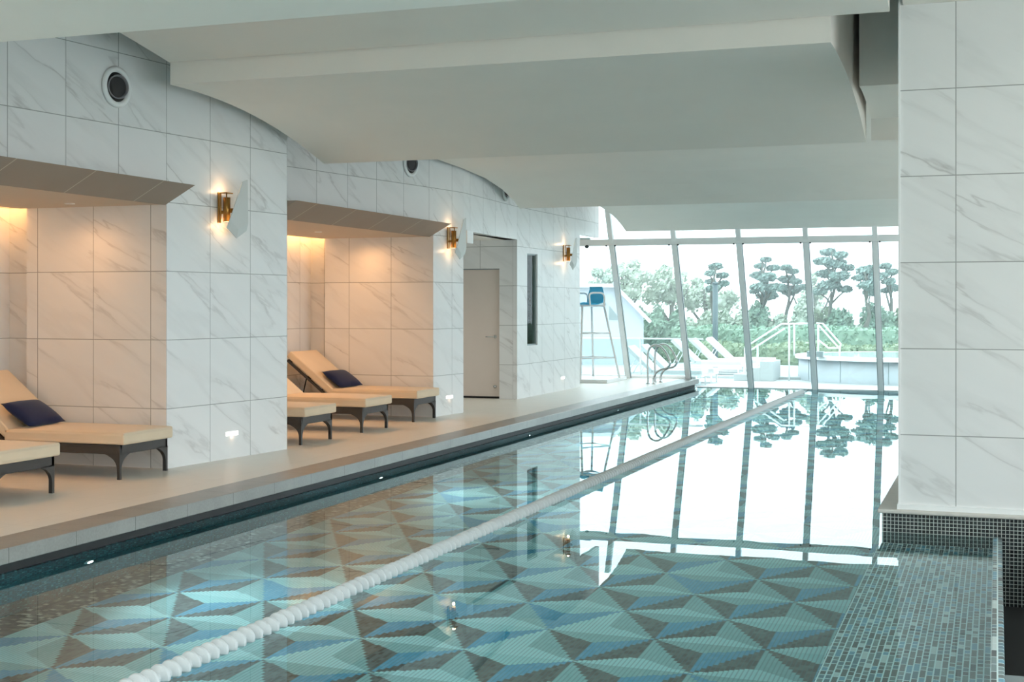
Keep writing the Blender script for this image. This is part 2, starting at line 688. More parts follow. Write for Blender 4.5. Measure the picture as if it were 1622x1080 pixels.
def rounded_box(name, size, mat, parent, loc, rot=(0, 0, 0), r=0.035, puff=0.0, seg=3):
    """a soft upholstered block"""
    bm = bmesh.new()
    bmesh.ops.create_cube(bm, size=1)
    bmesh.ops.scale(bm, vec=size, verts=bm.verts)
    bmesh.ops.subdivide_edges(bm, edges=bm.edges, cuts=5, use_grid_fill=True)
    sx, sy, sz = size
    for v in bm.verts:
        fx = max(0, 1 - (2 * v.co.x / sx) ** 4)
        fy = max(0, 1 - (2 * v.co.y / sy) ** 4)
        v.co.z += (1 if v.co.z > 0 else -0.2) * puff * fx * fy * (1 if abs(v.co.z) > sz * .49 else 0)
    me = bpy.data.meshes.new(name)
    bm.to_mesh(me)
    bm.free()
    me.materials.append(mat)
    for p in me.polygons:
        p.use_smooth = True
    o = bpy.data.objects.new(name, me)
    col.objects.link(o)
    o.parent = parent
    o.location = loc
    o.rotation_euler = rot
    b = o.modifiers.new('bevel', 'BEVEL')
    b.width, b.segments = r, seg
    b.limit_method = 'ANGLE'
    b.angle_limit = R(50)
    return o


# ================================================================== THE SETTING
WATER = -0.16
POOL_Y0, POOL_Y1 = -1.5, 26.0
EDGE = -5.45           # pool edge of the coping
FLOOR_Z = -1.25
TOP = 4.2

# deck floor along the alcoves
m = MB()
m.box((-9.2, -2.0, -0.12), (-5.76, 26.0, 0.0))
struct(m.build('floor', M['floor']))
m = MB()
m.box((-5.76, -2.0, -0.09), (EDGE, 26.0, 0.004))
struct(m.build('trim_1', M['coping'], bevel=0.006))
# gutter recess under the coping
m = MB()
m.box((-5.76, -2.0, -0.17), (-5.53, 26.0, -0.09))
struct(m.build('trim_2', M['gutter']))

# pool shell
m = MB()
m.box((-5.9, POOL_Y0, FLOOR_Z - .1), (-5.50, POOL_Y1, -0.16))
struct(m.build('wall_pool_west', M['poolwall']))
m = MB()
m.box((-5.50, 26.06, FLOOR_Z - .1), (2.0, 26.3, -0.17))
m.box((-5.50, POOL_Y0 - .2, FLOOR_Z - .1), (0, POOL_Y0, -0.1))
struct(m.build('wall_pool_ends', M['poolwall']))
m = MB()
m.box((-5.22, POOL_Y0, FLOOR_Z - .1), (-0.78, 26.06, FLOOR_Z))
struct(m.build('floor_pool', M['pattern']))
m = MB()
m.box((-5.50, POOL_Y0, FLOOR_Z - .1), (-5.22, 26.06, FLOOR_Z + .002))
struct(m.build('trim_3', M['border']))
# submerged bench and weir beside the camera
m = MB()
m.box((-0.78, POOL_Y0, FLOOR_Z), (-0.03, 9.80, -0.56))
struct(m.build('trim_4', M['bench']))
m = MB()
m.box((-0.03, POOL_Y0, FLOOR_Z), (0.03, 9.80, -0.155))
struct(m.build('wall_weir', M['bench'], bevel=0.008))
# overflow pit beyond the weir
m = MB()
m.box((0.03, POOL_Y0, -0.75), (1.8, 9.80, -0.62))
struct(m.build('floor_pit', M['gutter']))
m = MB()
m.box((0.03, POOL_Y0, -0.62), (1.8, 7.2, -0.42))
struct(m.build('trim_5', M['greymetal']))
m = MB()
m.box((0.32, 7.6, -0.62), (1.8, 9.1, -0.02))
struct(m.build('trim_6', M['gutter']))

# water
m = MB()
m.face([(-5.50, POOL_Y0, WATER), (0.0, POOL_Y0, WATER), (0.0, 9.80, WATER), (-0.76, 9.80, WATER),
        (-0.76, 26.06, WATER), (-5.50, 26.06, WATER)])
o = m.build('water', M['water'])
tag(o, kind='structure')

# far deck on the near bank behind the right pillar
m = MB()
m.box((-0.76, 9.82, FLOOR_Z), (6.0, 26.0, -0.028))
struct(m.build('wall_bank', M['grid']))
m = MB()
m.box((-0.79, 9.79, -0.028), (6.0, 26.0, 0.0))
struct(m.build('floor_bank', M['stone'], bevel=0.008))
m = MB()
m.box((1.8, -2.0, -0.7), (6.0, 9.79, 0.0))
struct(m.build('floor_terrace_side', M['floor']))

# right pillar: large marble tiles
m = MB()
m.plan([(-0.64, 9.84), (2.4, 9.84), (2.4, 11.3), (-0.64, 11.3)], 0.035, TOP, {0: 0.6 - 0.37, 3: 0})
struct(m.build('wall_pillar', M['marble']))
m = MB()
m.box((-0.66, 9.82, 0.0), (2.4, 11.3, 0.035))
struct(m.build('baseboard_pillar', M['whitemetal']))
m = MB()
m.box((-0.652, 9.828, 0.035), (-0.638, 9.85, TOP))
struct(m.build('trim_7', M['whitemetal']))

# ---- west wall: sawtooth bays ------------------------------------------------
A = (-6.81, 10.11)
B = (-6.62, 11.90)
C = (-6.77, 15.95)
D = (-6.68, 16.76)
E = (-6.86, 19.41)
F = (-6.86, 22.70)
BACK = -8.60
ALC = 2.30     # alcove ceiling
LIP = 2.46


def wallobj(name, pts, z0, z1, u0=None):
    mm = MB()
    mm.plan(pts, z0, z1, u0)
    return struct(mm.build(name, M['marble']))


# pillars (ccw plan: front edge runs A->B with the room at +x)
wallobj('wall_pier_one', [(-6.81, 4.30), (-6.62, 6.10), (-9.0, 6.10), (-9.0, 4.30)], 0, ALC + .3)
wallobj('wall_pier_two', [A, B, (-9.0, 11.9), (-9.0, 10.25), (-8.29, 10.25), (-8.29, 10.11)], 0, ALC + .3,
        {0: 0.0, 5: -0.12, 1: 0, 3: .3})
wallobj('wall_pier_three', [C, D, (-9.0, 16.76), (-9.0, 16.1), (-8.31, 16.1), (-8.31, 15.95)], 0, ALC + .3,
        {0: 0.1, 5: -0.35})
# alcove back walls
wallobj('wall_alcove_one', [(-9.0, 6.1), (BACK, 6.1), (BACK, 10.25), (-9.0, 10.25)], 0, 2.9, {1: 0.3})
wallobj('wall_alcove_two', [(-9.0, 11.9), (BACK, 11.9), (BACK, 16.1), (-9.0, 16.1)], 0, 2.9, {1: 0.3})
# headers above the alcoves
ang = (0.19, 1.79)
N1 = (A[0] - (A[1] - 6.1) * 0.106, 6.1)
N2 = (C[0] - (C[1] - 11.9) * 0.144, 11.9)
wallobj('wall_header_near', [(-6.81, 4.3), (-6.62, 6.1), (-6.9, 6.1), (-7.1, 4.3)], ALC + .3, TOP)
wallobj('wall_header_one', [N1, A, (A[0] - .2, A[1]), (N1[0] - .2, N1[1])], LIP, TOP,
        {0: 0.6 - (math.hypot(A[0] - N1[0], A[1] - N1[1]) % 0.6)})
wallobj('wall_header_two', [A, B, (B[0] - .8, B[1]), (A[0] - .2, A[1])], ALC + .3, TOP, {0: 0.0})
wallobj('wall_header_three', [N2, C, (C[0] - .2, C[1]), (N2[0] - .2, N2[1])], LIP, TOP,
        {0: 0.1 + 0.6 - (math.hypot(C[0] - N2[0], C[1] - N2[1]) % 0.6)})
wallobj('wall_header_four', [C, D, (D[0] - .2, D[1]), (C[0] - .2, C[1])], ALC + .3, TOP, {0: 0.1})
wallobj('wall_header_five', [D, E, (E[0] - .2, E[1]), (D[0] - .2, D[1])], 2.42, TOP, {0: 0.3})

# alcove ceilings with an angled lip, leaving a light slot along the back wall
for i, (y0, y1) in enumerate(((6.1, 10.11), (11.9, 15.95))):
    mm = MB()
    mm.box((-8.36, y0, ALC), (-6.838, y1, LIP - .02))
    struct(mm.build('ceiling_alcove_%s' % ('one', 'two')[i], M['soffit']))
    mm = MB()
    # triangular lip: level top, point towards the pool
    yy1 = y1
    P = [(-6.838, ALC - .003), (-6.82, ALC - .003), (-6.52, LIP), (-7.40, LIP)]
    vs0 = [(x, y0 + .01, z) for x, z in P]
    vs1 = [(x, yy1, z) for x, z in P]
    mm.mesh(vs0 + vs1, [(0, 1, 5, 4), (1, 2, 6, 5), (2, 3, 7, 6), (3, 0, 4, 7), (0, 3, 2, 1), (4, 5, 6, 7)])
    struct(mm.build('trim_%d' % (8 + i), M['lip']))

# door niche
wallobj('wall_niche_back', [(-9.0, 16.76), (-8.75, 16.76), (-8.75, 19.41), (-9.0, 19.41)], 0, 2.6)
mm = MB()
mm.box((-8.75, 16.76, 2.42), (-6.88, 19.41, 2.6))
struct(mm.build('ceiling_niche', M['plaster']))
# wall round the door: door opening x -7.97 .. -7.147, z 0..1.985
dx0, dx1, dz = -7.97, -7.147, 1.985
wd = MB()
def wpiece(x0, x1, z0, z1):
    wd.plan([(x0, 19.41), (x1, 19.41), (x1, 19.61), (x0, 19.61)], z0, z1, {0: x0 + 6.86 + 0.6 * 4})
wpiece(-9.0, dx0, 0, 2.42)
wpiece(dx0, dx1, dz, 2.42)
wpiece(dx1, -6.93, 0, 2.42)
struct(wd.build('wall_door', M['marble']))

# pier with the slot window (opening y 19.9..20.4, z .81..2.23)
sw0, sw1, sz0, sz1 = 19.88, 20.38, 0.80, 2.23
wf = MB()
def fpiece(y0, y1, z0, z1):
    wf.plan([(-6.86, y0), (-6.86, y1), (-6.93, y1), (-6.93, y0)], z0, z1, {0: y0 - 19.41})
fpiece(19.41, sw0, 0, TOP)
fpiece(sw1, 22.70, 0, TOP)
fpiece(sw0, sw1, 0, sz0)
fpiece(sw0, sw1, sz1, TOP)
fpiece(22.70, 23.9, 2.66, TOP)
struct(wf.build('wall_west_end', M['marble']))
mm = MB()
mm.box((-9.0, 19.61, 0), (-8.8, 22.5, TOP))
mm.box((-9.2, 22.70, 0), (-9.0, 26.0, TOP))
struct(mm.build('wall_west_far', M['plaster']))
mm = MB()
mm.box((-9.0, 4.3, 2.9), (-8.9, 22.7, TOP))
struct(mm.build('wall_west_upper', M['plaster']))
mm = MB()
mm.box((-9.2, -2.0, 0), (-9.0, 19.4, TOP))
mm.box((-9.0, -2.0, 0), (-6.9, 4.3, TOP))
struct(mm.build('wall_west_near', M['plaster']))
mm = MB()
mm.box((-9.2, -2.2, 0), (6.0, -2.0, TOP))  # unseen wall behind the camera, added to cut daylight on the pillar
struct(mm.build('wall_back', M['plaster']))
# slot window frame and pane
mm = MB()
for a, b in (((-6.93, sw0, sz0), (-6.885, sw0 + .03, sz1)), ((-6.93, sw1 - .03, sz0), (-6.885, sw1, sz1)),
             ((-6.93, sw0, sz0), (-6.885, sw1, sz0 + .02)), ((-6.93, sw0, sz1 - .02), (-6.885, sw1, sz1))):
    mm.box(a, b)
wfr = struct(mm.build('window_1', M['greymetal']))
mm = MB()
mm.box((-6.912, sw0 + .03, sz0 + .02), (-6.904, sw1 - .03, sz1 - .02))
mm.build('pane', pane_mat('slot_window_glass', (0.85, 0.95, 0.92), 1.15), wfr)

# ---- door ------------------------------------------------------------------
mm = MB()
mm.box((dx0 + .01, 19.47, 0.03), (dx1 - .012, 19.51, dz - .012))
dr = struct(mm.build('door_1', M['door'], bevel=0.002))
dr['label'] = 'plain pale pink-beige door at the end of the niche'
mm = MB()
for a, b in (((dx0, 19.455, 0), (dx0 + .012, 19.53, dz)), ((dx1 - .012, 19.455, 0), (dx1, 19.53, dz)),
             ((dx0, 19.455, dz - .012), (dx1, 19.53, dz))):
    mm.box(a, b)
mm.build('door_frame', M['greymetal'], dr)
mm = MB()
mm.box((dx0 + .012, 19.46, 0.0), (dx1 - .012, 19.54, 0.03))
mm.build('threshold', M['black'], dr)
mm = MB()
hx, hz = dx1 - .09, 0.945
mm.lathe([(0, 0), (.026, 0), (.026, .008), (0, .008)], (hx, 19.47, hz), (0, -1, 0), 20)
mm.tube([(hx, 19.47, hz), (hx, 19.42, hz), (hx - .015, 19.41, hz), (hx - .13, 19.41, hz)], .0095, 10)
mm.build('door_handle', M['steel'], dr)
mm = MB()
mm.lathe([(0, 0), (.024, 0), (.024, .02), (0, .02)], (hx, 19.47, 0.18), (0, -1, 0), 20)
mm.build('door_lock', M['steel'], dr)

# ---- ceiling: a series of curved shells, each ending in a sharp lower edge -------
def ceil(name, under, x0, x1, mat='plaster'):
    """under: (y,z) list of the underside; closed up to the slab above"""
    prof = list(under) + [(under[-1][0], TOP), (under[0][0], TOP)]
    mm2 = MB()
    mm2.prof_x(prof, x0, x1)
    o2 = mm2.build(name, M[mat])
    me = o2.data
    return struct(o2)


def arc(y0, y1, f, n=14):
    return [(y0 + (y1 - y0) * i / n, f(y0 + (y1 - y0) * i / n)) for i in range(n + 1)]


XL = -6.5
ceil('ceiling_shell_one', [(3.25, 2.88), (3.27, 3.40)] + arc(3.3, 6.1, lambda y: 3.264 - .06 * max(0, (y - 3.55)) ** 2), XL - .6, 6.0)
ceil('ceiling_shell_two', arc(6.15, 9.69, lambda y: 3.93 - 0.085 * (y - 6.15) - 0.0145 * (y - 6.15) ** 2), XL, -0.70)
ceil('ceiling_shell_three', arc(9.705, 12.45, lambda y: 3.264 - .06 * max(0, (y - 9.9)) ** 2), XL, -1.10)
def sh3(y):
    pts = [(12.5, 3.45), (14.5, 3.33), (15.85, 3.25), (16.55, 3.225), (17.4, 3.17), (18.1, 3.07), (18.6, 2.94), (18.85, 2.85)]
    for (a, za), (b, zb) in zip(pts, pts[1:]):
        if y <= b + 1e-6:
            return za + (zb - za) * (y - a) / (b - a)
    return pts[-1][1]
ceil('ceiling_shell_four', [(y, sh3(y)) for y in (12.5, 13.5, 14.5, 15.2, 15.85, 16.2, 16.55, 17, 17.4, 17.75, 18.1, 18.35, 18.6, 18.85)], XL - .12, 6.0)
def sh4(y):
    t = (y - 20.0) / 4.55
    return 3.2 - 0.40 * max(0, t) ** 4
ceil('ceiling_shell_five', [(18.9, 3.3)] + arc(20.0, 24.55, sh4), -6.52, 6.0)
# the narrow bay by the right pillar has its own shorter shells
ceil('ceiling_bay_one', [(6.15, 3.75), (9.0, 3.6), (11.24, 3.38)], -0.62, 6.0)
ceil('ceiling_bay_two', arc(11.25, 12.35, lambda y: 3.19 - .10 * (y - 11.25) ** 2) + [(12.36, 2.88), (12.48, 2.88)], -1.05, 6.0)
mm = MB()
mm.box((-9.2, 3.0, TOP), (6.0, 26.3, TOP + .15))
mm.box((-9.2, -2.0, TOP), (-7.0, 3.0, TOP + .15))
mm.box((-7.0, 0.5, TOP), (6.0, 3.0, TOP + .15))  # slab stops short here: unseen gap added to let skylight onto the pool
struct(mm.build('ceiling', M['plaster']))

# ---- far glazing: leaning mullions, transom, panes ----------------------------
def lean(z):
    """Y of the glass plane at height z"""
    return 26.0 - 1.30 * (z + .16) / 2.76

GB, GT, ZT = -0.17, 2.92, 2.60
win = struct(empty('window_2', (0, 26.0, 0)))
win['label'] = 'leaning glazed wall with pale mullions at the end of the pool'
win.location = (0, 0, 0)
xs = [-9.26 + 1.2 * i for i in range(11)]   # ... -6.86 -5.66 -4.46 -3.26 -2.06 ...
xs = [x + 0.03 for x in xs]
GT0 = GT
for x in xs:
    zb = GB if x > -5.5 else 0.0
    GT = 3.22 if x < -6.6 else GT0
    mm = MB()
    wv = 0.045
    mm.mesh([(x - wv, lean(zb) - .10, zb), (x + wv, lean(zb) - .10, zb), (x + wv, lean(zb) + .04, zb), (x - wv, lean(zb) + .04, zb),
             (x - wv, lean(GT) - .10, GT), (x + wv, lean(GT) - .10, GT), (x + wv, lean(GT) + .04, GT), (x - wv, lean(GT) + .04, GT)],
            [(0, 3, 2, 1), (4, 5, 6, 7), (0, 1, 5, 4), (1, 2, 6, 5), (2, 3, 7, 6), (3, 0, 4, 7)])
    mm.build('mullion', M['whitemetal'], win, bevel=0.004)
    mm = MB()
    for dxx in (-wv - .012, wv):
        mm.mesh([(x + dxx, lean(zb) - .06, zb), (x + dxx + .012, lean(zb) - .06, zb), (x + dxx + .012, lean(zb), zb), (x + dxx, lean(zb), zb),
                 (x + dxx, lean(ZT) - .06, ZT), (x + dxx + .012, lean(ZT) - .06, ZT), (x + dxx + .012, lean(ZT), ZT), (x + dxx, lean(ZT), ZT)],
                [(0, 3, 2, 1), (4, 5, 6, 7), (0, 1, 5, 4), (1, 2, 6, 5), (2, 3, 7, 6), (3, 0, 4, 7)])
    mm.build('glazing_gasket', M['greymetal'], win)
    mm = MB()
    for dxx in (-.085, .085):
        mm.lathe([(0, 0), (.016, 0), (.016, .02), (0, .02)], (x + dxx, lean(ZT) - .10, ZT - .06), (0, -1, 0), 10)
    mm.build('bolt', M['darkgrey'], win)
mm = MB()
yt = lean(ZT)
mm.box((-9.2, yt - .10, ZT - .055), (3.0, yt + .06, ZT + .065))
mm.build('transom', M['whitemetal'], win, bevel=0.005)
mm = MB()
mm.box((-9.2, 25.94, 0.0), (-5.5, 26.08, 0.05))
mm.box((-5.5, 25.98, -0.20), (3.0, 26.08, -0.145))
mm.build('sill', M['whitemetal'], win)
for i in range(len(xs) - 1):
    xa, xb = xs[i] + .05, xs[i + 1] - .05
    zb = GB if xa > -5.7 else 0.05
    for z0, z1 in ((zb, ZT - .05), (ZT + .06, 3.22 if xa < -6.6 else GT0)):
        mm = MB()
        mm.mesh([(xa, lean(z0) - .005, z0), (xb, lean(z0) - .005, z0), (xb, lean(z1) - .005, z1), (xa, lean(z1) - .005, z1),
                 (xa, lean(z0) + .005, z0), (xb, lean(z0) + .005, z0), (xb, lean(z1) + .005, z1), (xa, lean(z1) + .005, z1)],
                [(0, 1, 2, 3), (7, 6, 5, 4), (0, 4, 5, 1), (1, 5, 6, 2), (2, 6, 7, 3), (3, 7, 4, 0)])
        mm.build('pane', M['pane'], win)

# ================================================================== POOL THINGS
# lane rope
lr = empty('lane_rope', (-3.33, 4.2, WATER + .012))
tag(lr, 'white lane rope of ring floats running down the pool', 'lane rope')
RX, RY0, RY1 = -3.33, 4.2, 24.95
mm = MB()
mm.tube([(0, 0, 0), (-.05, (RY1 - RY0) / 2, 0), (0, RY1 - RY0 + .9, 0)], .007, 8)
mm.build('cable', M['cable'], lr)
fl = MB()
fl.lathe([(.008, -.033), (.024, -.036), (.026, -.022), (.040, -.016), (.051, -.010), (.054, .0), (.051, .010), (.040, .016), (.026, .022), (.024, .036), (.008, .033)],
         (0, 0, 0), (0, 1, 0), 26, False)
SP = 0.078
nf = int((RY1 - RY0) / SP)
def rope_x(s):
    u = s / (RY1 - RY0)
    return -.05 * (1 - (2 * u - 1) ** 2)
first = fl.build('lane_float', M['float'], lr)
for i in range(nf):
    if i < 100:
        f = first if i == 0 else first.copy()
        if i:
            col.objects.link(f)
            f.parent = lr
        s = i * SP
        f.location = (rope_x(s), s + random.uniform(-.004, .004), random.uniform(-.003, .003))
        f.rotation_euler = (random.uniform(-.05, .05), random.uniform(0, 1), random.uniform(-.06, .06))
rest = MB()
base_v, base_f = fl.v, fl.f
for i in range(100, nf):
    s = i * SP
    ox = rope_x(s)
    rest.mesh([(x + ox, y + s, z) for x, y, z in base_v], base_f, True)
ro = rest.build('float_line', M['float'], lr)
ro['kind'] = 'stuff'

# underwater wall lamps
for i, (y, where) in enumerate(((7.3, 'nearest the camera'), (11.67, 'second along, below the first wide pier'), (16.0, 'third along, level with the second alcove'),
                                (20.2, 'fourth along, below the slot window pier'), (24.3, 'last one, beside the ladder'))):
    t = empty('underwater_lamp', (-5.50, y, -.50))
    tag(t, 'small round underwater lamp on the pool wall, ' + where, 'pool light', 'underwater lamps along the pool wall')
    mm = MB()
    mm.lathe([(.035, 0), (.062, 0), (.062, .012), (.035, .016)], (0, 0, 0), (1, 0, 0), 24)
    mm.build('rim', M['steel'], t)
    mm = MB()
    mm.lathe([(0, .012), (.02, .012), (.036, .008)], (0, 0, 0), (1, 0, 0), 24)
    mm.build('lens', M['lamp_pool'], t)
    ld = bpy.data.lights.new('pool_lamp', 'SPOT')
    ld.energy = 70
    ld.color = (.75, .95, 1)
    ld.spot_size = R(125)
    ld.spot_blend = 1
    ld.shadow_soft_size = .05
    lo = bpy.data.objects.new('pool_lamp', ld)
    col.objects.link(lo)
    lo.parent = t
    lo.location = (.03, 0, 0)
    lo.rotation_euler = (0, R(-84), 0)

# grab rails
def smooth_path(pts, n=6):
    P = [Vector(p) for p in pts]
    out = []
    for i in range(len(P) - 1):
        p0, p1, p2, p3 = P[max(i - 1, 0)], P[i], P[i + 1], P[min(i + 2, len(P) - 1)]
        for k in range(n):
            t = k / n
            out.append(0.5 * ((2 * p1) + (-p0 + p2) * t + (2 * p0 - 5 * p1 + 4 * p2 - p3) * t * t + (-p0 + 3 * p1 - 3 * p2 + p3) * t ** 3))
    out.append(P[-1])
    return out

kx, kz = 1 / 83.0, 1 / 87.0
rp = [(1061, 609), (1061, 590), (1061, 566), (1063, 554), (1070, 548), (1079, 549), (1087, 557), (1093, 568), (1095, 576), (1091, 583), (1082, 586), (1074, 591), (1070, 600), (1070, 609)]
for i, (y, lab) in enumerate(((24.05, 'curved steel pool ladder grab rail, nearer of the two'), (24.60, 'curved steel pool ladder grab rail, farther one by the glazing'))):
    t = empty('grab_rail', (-5.98, y, 0))
    tag(t, lab, 'grab rail', 'pool ladder grab rails')
    mm = MB()
    mm.tube(smooth_path([((px - 1061) * kx, 0, max(0, (609 - py) * kz)) for px, py in rp]), .019, 12)
    mm.build('rail', M['steel'], t)
    for fx in (0, 9 * kx):
        mm = MB()
        mm.lathe([(.019, .0), (.04, .0), (.04, .008), (.021, .02)], (fx, 0, .0), (0, 0, 1), 20)
        mm.build('flange', M['steel'], t)

# ================================================================== LOUNGERS
def leg_mesh(sx, sy, h, sz0=.026, top=.17, n=12):
    """tapering corner leg, outer corner at origin, sweeping inwards near the apron; sx, sy point inwards"""
    rings = []
    for i in range(n + 1):
        t = i / n
        ww = sz0 + (top - sz0) * t ** 5
        dd = sz0 + (top - sz0) * t ** 5
        rings.append([(0, 0, h * t), (sx * ww, 0, h * t), (sx * ww, sy * .03, h * t), (sx * .03, sy * .03, h * t), (sx * .03, sy * dd, h * t), (0, sy * dd, h * t)])
    mm = MB()
    n6 = 6
    vs = [p for r_ in rings for p in r_]
    fs = []
    for i in range(n):
        for k in range(n6):
            fs.append((i * n6 + k, i * n6 + (k + 1) % n6, (i + 1) * n6 + (k + 1) % n6, (i + 1) * n6 + k))
    mm.mesh(vs, fs)
    mm.mesh(rings[0], [tuple(reversed(range(6)))])
    mm.mesh(rings[-1], [tuple(range(6))])
    return mm


def make_lounger():
    root = empty('sun_lounger')
    W2 = .34
    fr = MB()
    x0, x1 = -.80, .82
    z0, z1 = .205, .285
    fr.box((x0, -W2, z0), (x1, -W2 + .035, z1))
    fr.box((x0, W2 - .035, z0), (x1, W2, z1))
    fr.box((x0, -W2, z0), (x0 + .035, W2, z1))
    fr.box((x1 - .035, -W2, z0), (x1, W2, z1))
    fr.box((-.34, -W2, z1 - .03), (x1 - .01, W2, z1 - .002))
    fr.box((-.38, -W2, z0), (-.34, W2, z1))
    fr.build('frame', M['loungeframe'], root, bevel=0.004)
    for xx, sx in ((x1, -1), (x0, 1)):
        for yy, sy in ((-W2, 1), (W2, -1)):
            mm = leg_mesh(sx, sy, z0 + .01)
            mm.v = [(a + xx, b + yy, c) for a, b, c in mm.v]
            mm.build('leg', M['loungeframe'], root)
    rounded_box('seat_cushion', (1.20, .70, .10), M['cushion'], root, (.27, 0, .335), r=.042, puff=.014, seg=5)
    # raised back
    th = R(38)
    bl = .76
    hx, hz = -.335, .30
    cx = hx - cos(th) * bl / 2 + sin(th) * .055
    cz = hz + sin(th) * bl / 2 + cos(th) * .055
    rounded_box('back_cushion', (bl, .70, .09), M['cushion'], root, (cx, 0, cz), (0, th, 0), r=.038, puff=.012, seg=5)
    bf = MB()
    d = Vector((-cos(th), 0, sin(th)))
    nrm = Vector((sin(th), 0, cos(th)))
    o0 = Vector((hx, 0, hz)) - nrm * .01
    for yy in (-W2, W2 - .03):
        q = o0 + Vector((0, yy, 0))
        a, b = q, q + d * (bl - .03)
        bf.prof([(0, 0), (bl - .03, 0), (bl - .03, -.028), (0, -.028)], q, d, nrm, (0, 1, 0), .03)
    bf.prof([(0, 0), (.03, 0), (.03, -.028), (0, -.028)], o0 + d * (bl - .06) + Vector((0, -W2, 0)), d, nrm, (0, 1, 0), 2 * W2)
    bf.prof([(0, 0), (.03, 0), (.03, -.02), (0, -.02)], o0 + d * .36 + Vector((0, -W2, 0)), d, nrm, (0, 1, 0), 2 * W2)
    bf.build('back_frame', M['loungeframe'], root)
    for yy in (-.26, .26):
        br = MB()
        br.tube([o0 + d * .42 - nrm * .02 + Vector((0, yy, 0)), (hx - .42, yy, .25)], .009, 8)
        br.tube([(hx - .42, yy, .25), (hx - .18, yy, .24)], .009, 8)
        br.build('back_brace', M['black'], root)
    return root


L0 = make_lounger()
K = kids_of()
G_A = 'cream-cushioned loungers in the alcoves'
spots = [
    (-7.55, 9.67, 'dark-framed cream lounger beside the side wall of the nearest alcove, navy pillow on it'),
    (-7.55, 8.18, 'dark-framed cream lounger in the nearest alcove, only its foot end in the picture'),
    (-7.51, 15.50, 'dark-framed cream lounger against the side wall of the middle alcove, navy pillow on it'),
    (-7.49, 14.03, 'dark-framed cream lounger in the middle of the far alcove row of three'),
    (-7.49, 12.62, 'dark-framed cream lounger half hidden by the wide marble pier'),
]
for i, (x, y, lab) in enumerate(spots):
    o = L0 if i == 0 else copy_tree(L0, K)
    o.location = (x, y, 0)
    tag(o, lab, 'lounger', G_A)


def pillow(loc, rot, lab, size=(.34, .52, .12)):
    bm = bmesh.new()
    bmesh.ops.create_grid(bm, x_segments=14, y_segments=14, size=.5)
    top = [v.co.copy() for v in bm.verts]
    vs, fs = [], []
    n = 15
    grid = sorted(top, key=lambda c: (round(c.y, 4), round(c.x, 4)))
    n = int(round(sqrt(len(grid))))
    for sgn in (1, -1):
        for c in grid:
            u, v = c.x * 2, c.y * 2
            th = (max(0, 1 - u * u) * max(0, 1 - v * v)) ** .42
            pull = 1 - .07 * (1 - abs(u) ** 1) * abs(v) ** 3 - .0
            pull2 = 1 - .09 * (1 - abs(v)) * abs(u) ** 3
            vs.append((c.x * size[0] * pull2, c.y * size[1] * pull, sgn * th * size[2] / 2))
        k = 0 if sgn == 1 else n * n
        for j in range(n - 1):
            for i in range(n - 1):
                q = (k + j * n + i, k + j * n + i + 1, k + (j + 1) * n + i + 1, k + (j + 1) * n + i)
                fs.append(q if sgn == 1 else tuple(reversed(q)))
    bm.free()
    mm = MB()
    mm.mesh(vs, fs, True)
    o = mm.build('pillow', M['navy'])
    o.location = loc
    o.rotation_euler = rot
    return tag(o, lab, 'pillow', 'navy pillows on the loungers')


pillow((-7.80, 15.44, .50), (R(0), R(33), R(-6)), 'navy pillow on the lounger in the middle alcove')
pillow((-7.80, 9.60, .50), (R(0), R(33), R(4)), 'navy pillow on the lounger in the nearest alcove')

# ================================================================== WALL THINGS
def vent(x, y, z, nx, ny, lab):
    t = empty('air_nozzle', (x, y, z), math.atan2(ny, nx))
    tag(t, lab, 'air vent', 'round air nozzles high on the marble wall')
    mm = MB()
    mm.lathe([(.128, .0), (.170, .0), (.172, .012), (.150, .028), (.128, .022), (.122, .004)], (0, 0, 0), (1, 0, 0), 48)
    mm.build('rim', M['whitemetal'], t)
    mm = MB()
    mm.lathe([(.124, .006), (.10, .003), (0, .003)], (0, 0, 0), (1, 0, 0), 48)
    mm.build('recess', M['black'], t)
    mm = MB()
    ax = (.97, -.22, -.05)
    mm.lathe([(.084, .0), (.090, .022), (.095, .026), (.101, .022), (.096, .0)], (.010, .0, 0), ax, 40)
    mm.build('nozzle', M['nozzle'], t)
    mm = MB()
    mm.lathe([(0, .004), (.088, .004)], (.010, .0, 0), ax, 32)
    mm.build('nozzle_throat', M['black'], t)
    return t


def wx1(y):
    return A[0] + (y - A[1]) * .106
vent(wx1(9.48) + .004, 9.48, 3.23, 1, -.106, 'black and white round air nozzle above the nearest alcove')
vent(C[0] + (15.4 - C[1]) * .144 + .004, 15.4, 3.18, 1, -.144, 'round air nozzle above the middle alcove, its top hidden by the ceiling edge')
vent(D[0] - (18.75 - D[1]) * .068 + .004, 18.75, 3.13, 1, .068, 'round air nozzle above the door niche')


